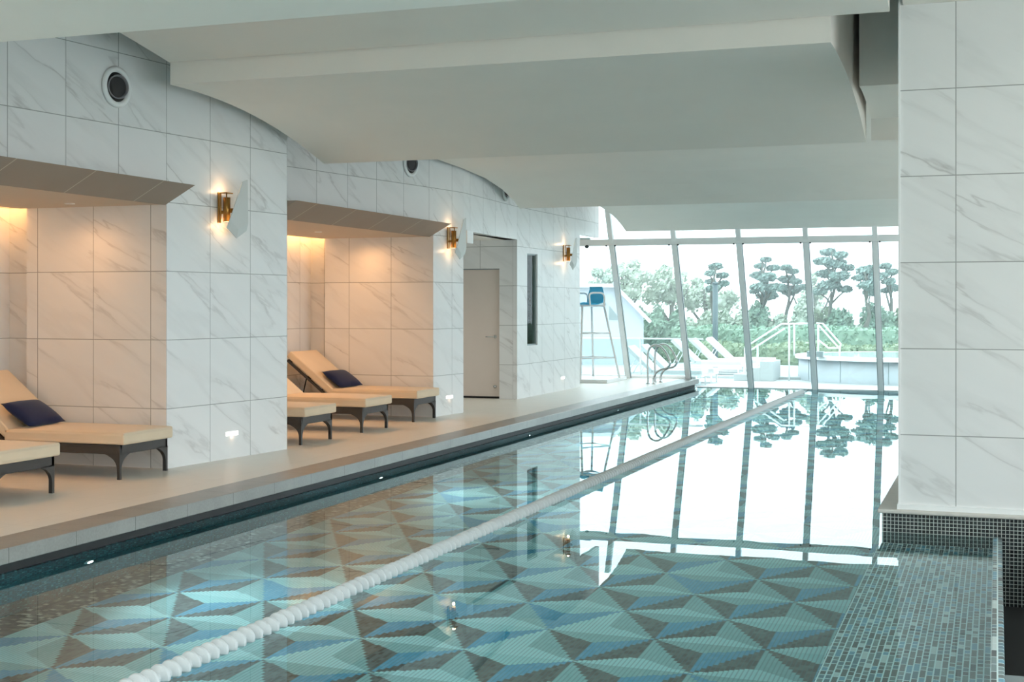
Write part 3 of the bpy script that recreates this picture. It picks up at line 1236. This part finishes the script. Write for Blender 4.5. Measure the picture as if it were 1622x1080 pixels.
def sconce(x, y, z, lab, power=.5):
    """brass wall lamp with a folded pale metal blade; base point on the wall face"""
    t = empty('wall_sconce', (x, y, z))
    tag(t, lab, 'wall lamp', 'brass and white wall lamps')
    mm = MB()
    mm.box((0, -.022, -.11), (.014, .022, .17))
    mm.box((.018, -.012, -.03), (.075, .012, .0))
    mm.build('back_plate', M['brass'], t, bevel=.003)
    mm = MB()
    mm.lathe([(.026, -.10), (.033, -.10), (.033, .12), (.026, .12), (.026, .10), (.0, .10)], (.085, 0, 0), (0, 0, 1), 24)
    mm.lathe([(.026, -.10), (.026, -.085), (.0, -.085)], (.085, 0, 0), (0, 0, 1), 24)
    mm.build('lamp_tube', M['brass'], t)
    mm = MB()
    mm.box((.045, -.05, .155), (.12, .05, .165))
    mm.tube([(.05, -.045, -.11), (.05, -.045, .16)], .006, 8)
    mm.tube([(.11, -.045, -.10), (.11, -.045, .16)], .006, 8)
    mm.build('bracket', M['brass'], t)
    for zz in (.104, -.098):
        mm = MB()
        mm.lathe([(0, 0), (.024, 0), (.024, .006), (0, .006)], (.085, 0, zz - .003), (0, 0, 1), 20)
        mm.build('bulb', M['lamp_warm'], t)
    # blade: pentagon sheet parallel to the wall with folded lower edge
    X = .155
    f = [(.24, .30), (.150, .275), (-.07, -.09), (.075, -.17), (.25, -.10)]
    g = [(.25, -.08), (.075, -.145), (-.06, -.06), (-.085, -.14), (.085, -.245), (.255, -.16)]
    mm = MB()
    mm.prof(f, (X, 0, 0), (0, 1, 0), (0, 0, 1), (1, 0, 0), .006)
    # the lower fold leans back towards the wall
    fold = [(X, -.07, -.09), (X, .075, -.17), (X - .022, .085, -.25), (X - .022, -.085, -.16)]
    fold2 = [(X, .075, -.17), (X, .25, -.10), (X - .022, .255, -.175), (X - .022, .085, -.25)]
    for q in (fold, fold2):
        off = Vector((.006, 0, 0))
        a = [Vector(p) for p in q]
        b = [p + off for p in a]
        mm.mesh(a + b, [(0, 1, 2, 3), (7, 6, 5, 4), (0, 4, 5, 1), (1, 5, 6, 2), (2, 6, 7, 3), (3, 7, 4, 0)])
    mm.build('blade', M['blade'], t)
    mm = MB()
    mm.box((.10, .005, -.02), (X, .025, .02))
    mm.build('blade_mount', M['brass'], t)
    for zz, pw in ((.175, power), (-.14, power * .75)):
        ld = bpy.data.lights.new('sconce_bulb', 'POINT')
        ld.energy = pw
        ld.color = (1, .62, .33)
        ld.shadow_soft_size = .02
        lo = bpy.data.objects.new('sconce_bulb', ld)
        col.objects.link(lo)
        lo.parent = t
        lo.location = (.085, 0, zz)
    return t


sconce(A[0] + (10.83 - A[1]) * .106, 10.83, 2.29, 'brass lamp with white folded blade on the widest marble pier')
sconce(C[0] + (16.33 - C[1]) * .111, 16.33, 2.27, 'brass lamp with white blade on the narrow pier left of the door')
sconce(-6.86, 21.75, 2.27, 'brass lamp with white blade beside the slot window')


def step_light(x, y, z, slope, lab):
    t = empty('step_light', (x, y, z), math.atan2(slope, 1) * -1)
    tag(t, lab, 'step light', 'small step lights low in the wall')
    mm = MB()
    mm.box((-.01, -.10, -.024), (.004, .10, .024))
    mm.build('lamp_frame', M['whitemetal'], t, bevel=.003)
    mm = MB()
    mm.box((.003, -.088, -.018), (.008, .088, .018))
    mm.build('diffuser', M['lamp_white'], t)
    ld = bpy.data.lights.new('step_glow', 'SPOT')
    ld.energy = .15
    ld.color = (1, .72, .5)
    ld.spot_size = R(110)
    ld.spot_blend = 1
    ld.shadow_soft_size = .02
    lo = bpy.data.objects.new('step_glow', ld)
    col.objects.link(lo)
    lo.parent = t
    lo.location = (.02, 0, 0)
    lo.rotation_euler = (0, R(40), 0)
    return t


step_light(A[0] + (11.02 - A[1]) * .106, 11.02, .23, .106, 'glowing step light at the foot of the widest marble pier')
step_light(C[0] + (16.37 - C[1]) * .111, 16.37, .23, .111, 'glowing step light at the foot of the narrow pier')
step_light(-6.86, 21.7, .21, 0, 'glowing step light on the wall near the guard chair')

# small lit sign box on the corner by the door niche
mm = MB()
mm.box((-6.67, 16.80, 2.25), (-6.62, 17.02, 2.42))
sb = mm.build('sign_box', M['whitemetal'], bevel=.004)
tag(sb, 'small white box sign seen edge-on above the door niche', 'sign')
sb.location = (0, -.05, 0)

# downlights in the alcove ceilings
for y, x, lab in ((9.72, -7.52, 'small round downlight in the ceiling of the nearest alcove'), (8.0, -7.52, None),
                  (14.45, -7.62, 'small round downlight in the ceiling of the middle alcove'), (12.9, -7.62, 'round downlight in the alcove ceiling behind the wide pier'),
                  (15.6, -7.62, None)):
    if lab:
        t = empty('downlight', (x, y, ALC))
        tag(t, lab, 'downlight', 'downlights in the alcove ceilings')
        mm = MB()
        mm.lathe([(.030, .0), (.044, .0), (.044, -.006), (.030, -.004)], (0, 0, 0), (0, 0, 1), 24)
        mm.build('rim', M['whitemetal'], t)
        mm = MB()
        mm.lathe([(0, -.002), (.030, -.002)], (0, 0, 0), (0, 0, 1), 24)
        mm.build('lens', M['lamp_dim'], t)
    ld = bpy.data.lights.new('downlight_beam', 'SPOT')
    ld.energy = 8 if abs(x + 7.52) < .01 and y > 9 or y > 15 else 25
    ld.color = (1, .49, .19)
    ld.spot_size = R(165)
    ld.spot_blend = 1
    ld.shadow_soft_size = .04 if y < 12 else 0.0
    lo = bpy.data.objects.new('downlight_beam', ld)
    col.objects.link(lo)
    lo.location = (x, y, ALC - .02)
ld = bpy.data.lights.new('niche_fill', 'SPOT')  # spot without a fitting, added to brighten the door niche
ld.energy = 22
ld.color = (1, .84, .70)
ld.spot_size = R(140)
ld.spot_blend = 1
ld.shadow_soft_size = .05
lo = bpy.data.objects.new('niche_fill', ld)
col.objects.link(lo)
lo.location = (-7.5, 17.9, 2.40)
# cove strips above the ceiling slot
for y0, y1, lab in ((6.2, 10.15, 'warm light strip hidden in the nearest alcove ceiling slot'), (12.0, 16.0, 'warm light strip hidden in the middle alcove ceiling slot')):
    mm = MB()
    mm.box((-8.35, y0, 2.45), (-8.31, y1, 2.475))
    o = mm.build('light_strip', M['lamp_cove'])
    tag(o, lab, 'light strip', 'cove light strips')

# security camera under the transom
pc = at(928, 381, 24.72)
t = empty('security_camera', pc)
tag(t, 'white security camera with black lens hung from the window transom', 'security camera')
mm = MB()
mm.box((-.11, -.05, .0), (.10, .05, .055))
mm.build('base_plate', M['whitemetal'], t, bevel=.006)
mm = MB()
mm.tube([(0.0, 0, .0), (.02, -.02, -.05)], .022, 12)
mm.build('arm', M['whitemetal'], t)
d = Vector((.35, -.75, -.55)).normalized()
p0 = Vector((.0, -.0, -.035))
mm = MB()
mm.lathe([(0, 0), (.036, 0), (.042, .02), (.042, .15), (.036, .155), (.03, .14)], p0, d, 24)
mm.build('body', M['whitemetal'], t)
mm = MB()
mm.lathe([(.038, .150), (.034, .165), (0, .168)], p0, d, 24)
mm.build('lens', M['black'], t)

# ================================================================== GUARD CHAIR
gc = empty('lifeguard_chair', (-7.55, 24.75, 0.06), R(0))
tag(gc, 'tall white lifeguard chair with blue moulded seat on a platform', 'lifeguard chair')
mm = MB()
legs = {(-1, -1): (-.45, -.42), (1, -1): (.45, -.42), (-1, 1): (-.45, .42), (1, 1): (.45, .42)}
SZ = 1.36
tops = {k: (k[0] * .25, k[1] * .20, SZ) for k in legs}
for k, (bx, by) in legs.items():
    mm = MB()
    mm.tube([(bx, by, 0), tops[k]], .021, 10)
    mm.build('leg', M['whitemetal'], gc)
def lerp(a, b, t):
    return tuple(a[i] + (b[i] - a[i]) * t for i in range(3))
def legp(k, t):
    return lerp((*legs[k], 0), tops[k], t)
mm = MB()
for t_ in (.28, .62):
    mm.tube([legp((-1, -1), t_), legp((1, -1), t_)], .014, 8)
    mm.tube([legp((-1, 1), t_), legp((1, 1), t_)], .014, 8)
    mm.tube([legp((1, -1), t_), legp((1, 1), t_)], .014, 8)
mm.build('crossbar', M['whitemetal'], gc)
for t_ in (.16, .36, .56, .76):
    mm = MB()
    mm.tube([legp((-1, -1), t_), legp((-1, 1), t_)], .016, 8)
    mm.build('rung', M['whitemetal'], gc)
mm = MB()
mm.tube([tops[(-1, -1)], tops[(1, -1)], tops[(1, 1)], tops[(-1, 1)], tops[(-1, -1)]], .018, 8)
mm.build('seat_support', M['whitemetal'], gc)
# shell: seat faces -x, curved up to a back
sp = [(-.31, 1.385), (-.24, 1.395), (-.1, 1.375), (.08, 1.375), (.18, 1.40), (.235, 1.47), (.255, 1.58), (.26, 1.68), (.25, 1.72)]
mm = MB()
vs, fs = [], []
ny = 11
for x, z in sp:
    for j in range(ny):
        v = -1 + 2 * j / (ny - 1)
        bow = .05 * v * v
        vs.append((x - (bow if z > 1.42 else 0), v * .25 * (1 - (.18 if z > 1.66 else 0) * 1), z + (bow * .6 if z < 1.42 else 0)))
nn = len(sp)
off = len(vs)
vs += [(x + .014, y, z - .014) for x, y, z in vs]
for i in range(nn - 1):
    for j in range(ny - 1):
        a = i * ny + j
        fs.append((a, a + 1, a + ny + 1, a + ny))
        fs.append((off + a, off + a + ny, off + a + ny + 1, off + a + 1))
for i in range(nn - 1):
    for j, flip in ((0, 0), (ny - 1, 1)):
        a = i * ny + j
        fs.append((a, a + ny, off + a + ny, off + a))
for j in range(ny - 1):
    fs.append((j, off + j, off + j + 1, j + 1))
    a = (nn - 1) * ny + j
    fs.append((a, a + 1, off + a + 1, off + a))
mm.mesh(vs, fs, True)
mm.build('seat_shell', M['bluechair'], gc)
for yy in (-.27, .27):
    mm = MB()
    mm.tube(smooth_path([(.20, yy, 1.36), (.21, yy, 1.50), (.17, yy, 1.585), (.05, yy, 1.60), (-.10, yy, 1.59), (-.14, yy, 1.54), (-.13, yy, 1.44), (-.12, yy, 1.36)]), .018, 10)
    mm.build('armrest', M['whitemetal'], gc)
gc.rotation_euler = (0, 0, R(52))
gc.location = (-7.30, 24.62, .06)
mm = MB()
mm.box((-8.95, 23.95, 0.0), (-6.72, 25.35, 0.06))
o = mm.build('platform', M['whitemetal'], bevel=.006)
tag(o, 'low white platform under the lifeguard chair', 'platform')

# ================================================================== OUTSIDE
TZ = -0.30
# ground pieces round the building
mm = MB()
mm.box((-60, 26.3, TZ - .2), (40, 39.5, TZ))
struct(mm.build('ground_terrace', M['terrace']))
mm = MB()
mm.box((-90, 39.5, TZ - .2), (70, 120, TZ + .05))
struct(mm.build('ground_lawn', M['lawn']))
mm = MB()
mm.box((-60, -40, TZ - .2), (-9.2, 26.3, TZ))
mm.box((6.0, -40, TZ - .2), (60, 26.3, TZ))
mm.box((-9.2, -40, TZ - .2), (6.0, -2.0, TZ))
struct(mm.build('ground_sides', M['terrace']))


def outdoor_lounger():
    root = empty('outdoor_lounger')
    W2 = .33
    fr = MB()
    fr.box((-.85, -W2, .19), (.85, -W2 + .04, .25))
    fr.box((-.85, W2 - .04, .19), (.85, W2, .25))
    fr.box((.81, -W2, .19), (.85, W2, .25))
    fr.box((-.85, -W2, .19), (-.81, W2, .25))
    fr.build('frame', M['whitemetal'], root, bevel=.004)
    for xx in (-.82, .80):
        for yy in (-W2 + .02, W2 - .02):
            mm = MB()
            mm.tube([(xx, yy, 0), (xx, yy, .2)], [.016, .022], 10)
            mm.build('leg', M['whitemetal'], root)
    rounded_box('seat_pad', (1.12, .66, .09), M['whitecush'], root, (.30, 0, .285), r=.025)
    th = R(43)
    bl = .80
    hx, hz = -.26, .245
    rounded_box('back_pad', (bl, .66, .08), M['whitecush'], root,
                (hx - cos(th) * bl / 2 + sin(th) * .045, 0, hz + sin(th) * bl / 2 + cos(th) * .045), (0, th, 0), r=.025)
    mm = MB()
    for yy in (-.25, .25):
        mm.tube([(hx - cos(th) * .5, yy, hz + sin(th) * .5 - .03), (hx - .55, yy, .22)], .012, 8)
    mm.build('back_brace', M['whitemetal'], root)
    return root


O0 = outdoor_lounger()
K = kids_of()
G_O = 'white loungers on the terrace'
for i, (x, y, z, lab) in enumerate((
        (-6.80, 29.0, TZ, 'white terrace lounger nearest the guard chair, in front of its pair'),
        (-6.75, 30.0, TZ, 'white terrace lounger second from the house, behind the first'),
        (-6.62, 32.6, TZ + .06, 'white terrace lounger in the rear group, the one closest to the grab rails'),
        (-6.42, 33.7, TZ + .06, 'white terrace lounger in the middle of the rear group of three'),
        (-6.22, 34.8, TZ + .06, 'white terrace lounger farthest back, beside the dark post'))):
    o = O0 if i == 0 else copy_tree(O0, K)
    o.location = (x, y, z)
    tag(o, lab, 'lounger', G_O)
mm = MB()
mm.box((-8.2, 31.9, TZ), (-4.0, 35.4, TZ + .06))
o = mm.build('platform', M['terrace'], bevel=.01)
tag(o, 'low pale stone platform under the rear white loungers', 'platform')

# glass balustrade
t = empty('glass_balustrade', (0, 27.6, TZ))
tag(t, 'low glass balustrade with thin rail outside in front of the white house', 'balustrade')
for i in range(3):
    mm = MB()
    mm.box((-9.6 + i * 1.3, -.006, .08), (-8.34 + i * 1.3, .006, 1.02))
    mm.build('glass_panel', pane_mat('balustrade_glass', (.90, .95, .96), 1.3) if i == 0 else bpy.data.materials['balustrade_glass'], t)
    mm = MB()
    mm.tube([(-9.62 + i * 1.3, 0, 0), (-9.62 + i * 1.3, 0, 1.02)], .02, 8)
    mm.build('post', M['whitemetal'], t)
mm = MB()
mm.box((-9.65, -.02, 1.02), (-5.7, .02, 1.05))
mm.build('top_rail', M['whitemetal'], t)

# hot tub
tub = empty('hot_tub', (-1.9, 32.6, TZ))
tag(tub, 'raised white round outdoor hot tub beyond the glazing', 'hot tub')
def ell(rx, ry, z0, z1, n=56):
    mm = MB()
    A_ = [(rx * cos(2 * pi * k / n), ry * sin(2 * pi * k / n), z0) for k in range(n)]
    B_ = [(x, y, z1) for x, y, _ in A_]
    mm.mesh(A_ + B_, [(k, (k + 1) % n, n + (k + 1) % n, n + k) for k in range(n)], True)
    mm.mesh(B_, [tuple(range(n))])
    return mm
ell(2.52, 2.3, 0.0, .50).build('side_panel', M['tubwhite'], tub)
ell(2.60, 2.38, .50, .58).build('rim', M['stone'] if 0 else M['whitemetal'], tub)
mm = ell(2.25, 2.03, .58, .585)
mm.build('tub_water', plain('pale_tub_water', '#c9d6d8', 0.05), tub)
mm = MB()
for k in range(14):
    a = 2 * pi * k / 14 + .1
    mm.box((2.525 * cos(a) - .004, 2.305 * sin(a) - .004, .02), (2.525 * cos(a) + .004, 2.305 * sin(a) + .004, .5))
mm.build('panel_joint', M['greymetal'], tub)
mm = MB()
mm.box((-2.1, -1.9, .58), (-1.75, -1.65, .70))
mm.build('spout', M['greymetal'], tub)

# steps and their rails
t = empty('tub_steps', (-5.05, 31.6, TZ))
tag(t, 'pale stone steps and low block leading up to the hot tub', 'steps')
for i in range(3):
    mm = MB()
    mm.box((-.65 + i * .3, -.55, 0), (-.35 + i * .3, .55, .15 * (i + 1)))
    mm.build('step', M['terrace'], t, bevel=.008)
Yr = 31.4
def rail(name, lines, lab, r=.019, yy=Yr, posts=()):
    p = at(*lines[0][0], yy)
    e = empty(name, (p.x, yy, TZ))
    tag(e, lab, 'handrail', 'white handrails at the hot tub')
    for ln in lines:
        mm = MB()
        mm.tube([at(a, b, yy) - e.location for a, b in ln], r, 10)
        mm.build('rail', M['whitemetal'], e)
    for a, b0 in posts:
        q = at(a, b0, yy)
        zb = .0 if q.x < -4.4 else .58
        mm = MB()
        mm.tube([q - e.location, Vector((q.x, q.y, TZ + zb)) - e.location], r, 10)
        mm.build('post', M['whitemetal'], e)
    return e
rail('handrail', [[(1188, 545), (1238, 513), (1285, 512)], [(1190, 554), (1243, 520)]],
     'white tubular handrail rising to a level bar over the tub steps', posts=[(1250, 512), (1258, 512), (1200, 548), (1180, 550)])
rail('handrail', [[(1293, 512), (1303, 512), (1332, 545), (1331, 551), (1312, 551), (1296, 538)], [(1296, 514), (1327, 549)]],
     'white looped handrail sloping down into the hot tub', posts=[(1296, 514), (1330, 548)], yy=31.9)

# slate post
e = empty('lamp_post', (-7.38, 37.4, TZ))
tag(e, 'straight slate grey post standing before the trees', 'post')
mm = MB()
mm.tube([(0, 0, 0), (0, 0, 2.32)], .075, 14)
mm.build('pole', M['post'], e)
mm = MB()
mm.lathe([(0, 2.32), (.085, 2.32), (.085, 2.36), (.0, 2.38)], (0, 0, 0), (0, 0, 1), 14)
mm.build('cap', M['post'], e)

# white house
e = empty('white_house', (-9.7, 38.5, TZ))
tag(e, 'small white gabled house beyond the terrace', 'house')
e.rotation_euler = (0, 0, R(14.3))
e0 = Vector(e.location)
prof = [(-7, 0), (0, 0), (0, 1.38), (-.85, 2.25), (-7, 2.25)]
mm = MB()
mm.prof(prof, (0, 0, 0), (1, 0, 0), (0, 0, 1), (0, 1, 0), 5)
mm.build('wall', M['housewall'], e)
mm = MB()
sl = Vector((.85, 0, -.87)).normalized()
nr = Vector((.87, 0, .85)).normalized()
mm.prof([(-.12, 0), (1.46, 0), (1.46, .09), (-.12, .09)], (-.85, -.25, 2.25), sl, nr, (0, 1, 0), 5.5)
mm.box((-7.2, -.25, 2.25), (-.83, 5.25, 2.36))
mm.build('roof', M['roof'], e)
mm = MB()
mm.box((-7, -.05, 1.72), (-1.1, 0, 1.80))
mm.build('fascia_band', M['greymetal'], e)
mm = MB()
mm.prof([(0, 0), (.34, 0), (0, .42)], (-1.0, -.02, 1.30), (1, 0, 0), (0, 0, 1), (0, 1, 0), .03)
mm.build('gable_window', M['greymetal'], e)


# ---- planting -------------------------------------------------------------
def leaves(mm, cx, cy, cz, rx, ry, rz, n, size, rnd, shell=.55):
    for _ in range(n):
        while True:
            d = Vector((rnd.gauss(0, 1), rnd.gauss(0, 1), rnd.gauss(0, 1)))
            if d.length > .1:
                break
        d.normalize()
        k = shell + (1 - shell) * rnd.random()
        p = Vector((cx + d.x * rx * k, cy + d.y * ry * k, cz + d.z * rz * k))
        a = Vector((rnd.gauss(0, 1), rnd.gauss(0, 1), rnd.gauss(0, 1))).normalized()
        b = a.orthogonal().normalized()
        c = a.cross(b)
        s = size * rnd.uniform(.6, 1.3)
        mm.mesh([p - b * s * .5, p + c * s * .28, p + b * s * .5, p - c * s * .28], [(0, 1, 2, 3)])


def blob_core(mm, cx, cy, cz, rx, ry, rz, rnd):
    n, m_ = 10, 6
    vs = []
    for j in range(m_ + 1):
        ph = pi * j / m_
        for i in range(n):
            th = 2 * pi * i / n
            k = .72 * rnd.uniform(.9, 1.1)
            vs.append((cx + rx * k * sin(ph) * cos(th), cy + ry * k * sin(ph) * sin(th), cz + rz * k * cos(ph)))
    fs = [(j * n + i, j * n + (i + 1) % n, (j + 1) * n + (i + 1) % n, (j + 1) * n + i) for j in range(m_) for i in range(n)]
    mm.mesh(vs, fs, True)


def bush(name, x, y, w_, d_, h_, mat, lab, cat, grp, n=7, size=.17, seed=0, z0=TZ, dens=420):
    rnd = random.Random(seed)
    e = empty(name, (x, y, z0))
    tag(e, lab, cat, grp)
    mm = MB()
    for k in range(n):
        bx = rnd.uniform(-.5, .5) * w_ * .75
        by = rnd.uniform(-.5, .5) * d_ * .7
        bh = h_ * rnd.uniform(.62, 1.0)
        r_ = max(.3, w_ / n * 1.5)
        blob_core(mm, bx, by, bh * .5, r_, r_ * .8, bh * .5, rnd)
        leaves(mm, bx, by, bh * .5, r_, r_ * .8, bh * .5, dens, size, rnd, .75)
    mm.build('foliage', mat, e)
    st = MB()
    st.tube([(0, 0, 0), (.05, 0, h_ * .4)], [.07, .04], 8)
    st.build('stem', M['bark'], e)
    return e


def hedge(x0, x1, y, d_, z1, lab, seed, mat):
    rnd = random.Random(seed)
    mm = MB()
    L = x1 - x0
    mm.box((x0, y - d_ / 2, TZ), (x1, y + d_ / 2, z1 - .08))
    n = int(L * 260)
    for _ in range(n):
        px = rnd.uniform(x0, x1)
        if rnd.random() < .5:
            py, pz = y - d_ / 2 - rnd.uniform(0, .06), rnd.uniform(TZ, z1)
        else:
            py, pz = rnd.uniform(y - d_ / 2, y + d_ / 2), z1 - .06 + rnd.uniform(-.05, .09) + .05 * sin(px * 2.1)
        a = Vector((rnd.gauss(0, 1), rnd.gauss(0, 1), rnd.gauss(0, 1))).normalized()
        b = a.orthogonal().normalized()
        c = a.cross(b)
        s = .13 * rnd.uniform(.6, 1.3)
        p = Vector((px, py, pz))
        mm.mesh([p - b * s * .5, p + c * s * .3, p + b * s * .5, p - c * s * .3], [(0, 1, 2, 3)])
    o = mm.build('hedge', mat)
    return tag(o, lab, 'hedge')


hedge(-9.6, 3.0, 40.6, 1.4, .28, 'lowest clipped hedge, directly behind the terrace', 1, M['leafH'])
hedge(-9.8, 3.0, 43.4, 1.8, .74, 'taller clipped hedge behind the lowest one', 2, M['leafA'])


def pine(x, y, h_, pads, lab, seed, mat=None, sc=1.0):
    """cloud-pruned pine: bent trunk, side branches, flat pads of needles; pads (dx, z, r)"""
    rnd = random.Random(seed)
    e = empty('pine_tree', (x, y, TZ))
    tag(e, lab, 'pine tree', 'cloud-pruned pines')
    path = [(rnd.uniform(-.12, .12) * (i > 0), rnd.uniform(-.1, .1), h_ * i / 6) for i in range(7)]
    mm = MB()
    mm.tube(smooth_path(path, 4), [max(.03, .11 * (1 - k / 26)) for k in range(25)], 8)
    mm.build('trunk', M['bark'], e)
    br = MB()
    fo = MB()
    for dx_, z, r in pads:
        z = z - TZ
        dy = rnd.uniform(-.4, .4)
        t_ = min(1, max(0, (z - .35) / h_))
        k = min(5, int(t_ * 6))
        br.tube([path[k], (dx_ * .5, dy * .5, z - .22), (dx_, dy, z - .06)], [.04, .03, .02], 6)
        blob_core(fo, dx_, dy, z, r * .95, r * .8, r * .32, rnd)
        leaves(fo, dx_, dy, z, r, r * .85, r * .40, int(650 * r ** 1.2) + 120, .13 * sc, rnd, .7)
        leaves(fo, dx_ + r * .3, dy, z + r * .18, r * .6, r * .5, r * .3, int(260 * r) + 50, .12 * sc, rnd, .5)
    br.build('branch', M['bark'], e)
    fo.build('foliage', mat or M['leafC'], e)
    return e


def pxpads(pts, Y, x0):
    out = []
    for px, py, rpx in pts:
        p = at(px, py, Y)
        out.append((p.x - x0, p.z, rpx / F_PX * Y))
    return out


def pine_px(px, Y, top, pts, lab, seed, **kw):
    x0 = at(px, 500, Y).x
    return pine(x0, Y, at(px, top, Y).z - TZ, pxpads(pts, Y, x0), lab, seed, **kw)


pine_px(1212, 46, 412, [(1212, 411, 9), (1202, 421, 9), (1222, 424, 11), (1199, 436, 13), (1217, 440, 17), (1205, 455, 15), (1228, 456, 16), (1194, 461, 8), (1212, 468, 18)],
        'cloud-pruned pine with stepped pads, seen in the third tall pane from the house', 11)
pine_px(1248, 47, 425, [(1246, 424, 10), (1257, 430, 9), (1246, 442, 15), (1260, 446, 10), (1250, 460, 17), (1270, 455, 10), (1238, 455, 9)],
        'smaller rounded pine just beside the stepped one', 12)
pine_px(1320, 46, 398, [(1310, 399, 13), (1332, 404, 12), (1303, 414, 14), (1325, 418, 17), (1341, 424, 11), (1306, 433, 16), (1332, 438, 17), (1314, 452, 20), (1338, 458, 12), (1300, 462, 12)],
        'tallest, broadest pine above the hot tub', 13)
pine_px(1374, 45, 430, [(1372, 428, 18), (1360, 440, 11), (1384, 440, 12), (1374, 452, 17), (1378, 463, 12)],
        'flat-topped pine between the last two mullions', 14)
pine_px(1407, 46, 422, [(1403, 422, 10), (1414, 431, 10), (1401, 436, 9), (1409, 446, 11), (1414, 456, 11), (1402, 460, 8)],
        'slim pine nearest the grey marble pillar', 15)
pine_px(1132, 44, 424, [(1131, 422, 12), (1125, 433, 9), (1141, 436, 10), (1124, 446, 9), (1143, 449, 10), (1133, 456, 11), (1123, 459, 7)],
        'pine whose crown tops the slate grey post', 16)


def tree_px(pts, Y, px, lab, seed, mat, name='leafy_tree', grp='pale leafy trees behind the terrace', dens=1.0):
    rnd = random.Random(seed)
    x0 = at(px, 500, Y).x
    e = empty(name, (x0, Y, TZ))
    tag(e, lab, 'tree', grp)
    mm = MB()
    top = max(at(a, b, Y).z for a, b, _ in pts) - TZ
    for a, b, r in pts:
        p = at(a, b, Y)
        rr = r / F_PX * Y
        dy = rnd.uniform(-.5, .5)
        z = p.z - TZ
        blob_core(mm, p.x - x0, dy, z, rr, rr, rr * .8, rnd)
        leaves(mm, p.x - x0, dy, z, rr * 1.15, rr * 1.1, rr, int(700 * rr * rr * dens) + 120, .16, rnd, .6)
    mm.build('crown', mat, e)
    st = MB()
    st.tube([(0, 0, 0), (.1, 0, top * .5), (0, 0, top * .9)], [.13, .09, .04], 8)
    for s_ in (-1, 1):
        st.tube([(.05, 0, top * .35), (s_ * .5, .1, top * .62), (s_ * .7, 0, top * .8)], [.06, .04, .02], 6)
    st.build('trunk', M['bark'], e)
    return e


tree_px([(950, 432, 10), (965, 440, 17), (985, 430, 16), (1000, 420, 11), (1006, 440, 18), (1024, 438, 10), (975, 458, 20), (1000, 462, 22), (945, 455, 12)], 47, 985,
        'pale leafy tree above the white house', 21, M['leafB'])
tree_px([(1040, 435, 10), (1056, 428, 10), (1048, 450, 18), (1070, 445, 17), (1060, 468, 22), (1084, 462, 15), (1035, 470, 15), (1078, 438, 8)], 48, 1060,
        'pale leafy tree between the house and the post', 22, M['leafB'])
tree_px([(1100, 447, 9), (1105, 462, 15), (1120, 475, 18), (1150, 480, 20), (1095, 480, 16), (1160, 470, 12)], 49, 1115,
        'low pale tree behind the slate grey post', 23, M['leafB'])
tree_px([(1285, 440, 9), (1290, 462, 15), (1278, 475, 16), (1290, 490, 15)], 50, 1285,
        'narrow pale tree between the two tallest pines', 24, M['leafB'])
B_specs = [
    (1020, 512, 47, 2.6, 1.95, M['leafA'], 'dark rounded bush by the white house gable'),
    (1062, 512, 46, 2.4, 1.80, M['leafA'], 'rounded bush right behind the front loungers'),
    (1105, 520, 45, 2.0, 1.70, M['leafB'], 'pale bush left of the slate grey post'),
    (1160, 515, 45, 2.2, 1.75, M['leafB'], 'pale bush right of the slate grey post'),
    (1200, 505, 46, 2.4, 1.98, M['leafA'], 'dense dark bush below the stepped pine'),
    (1248, 505, 46, 2.4, 1.95, M['leafB'], 'bush below the smaller rounded pine'),
    (1295, 505, 47, 2.4, 2.05, M['leafH'], 'light green bush behind the handrails'),
    (1345, 505, 46, 2.6, 2.00, M['leafA'], 'dark bush behind the hot tub'),
    (1392, 505, 46, 2.4, 1.95, M['leafA'], 'dark bush below the flat-topped pine'),
    (1435, 505, 46, 2.4, 1.95, M['leafH'], 'bush partly hidden by the grey marble pillar'),
    (975, 512, 48, 2.6, 1.9, M['leafB'], 'bush behind the white house'),
]
for i, (px, py, Y, wd_, hh, mt, lab) in enumerate(B_specs):
    x0 = at(px, 500, Y).x
    bush('bush', x0, Y, wd_ * .55, 1.2, hh, mt, lab, 'bush', 'bushes behind the clipped hedges', n=6, seed=40 + i)
# planting seen through the slot window
bush('bush', -9.9, 28.2, 1.6, 1.6, 1.55, M['leafB'], 'bush seen through the narrow slot window', 'bush', None, n=5, seed=77, dens=600)

# ---- thin summer haze over the garden
t = NT('garden_haze')
vs_ = t.n('VolumeScatter')
vs_.inputs['Color'].default_value = (.97, 1, 1, 1)
vs_.inputs['Density'].default_value = 0.016
vs_.inputs['Anisotropy'].default_value = 0.3
t.t.links.new(vs_.outputs[0], t.out.inputs['Volume'])
mm = MB()
mm.box((-60, 36.6, TZ + .06), (40, 51, 4.6))
o = mm.build('haze', t.m)
tag(o, 'thin pale haze over the garden trees', 'haze', kind='stuff')
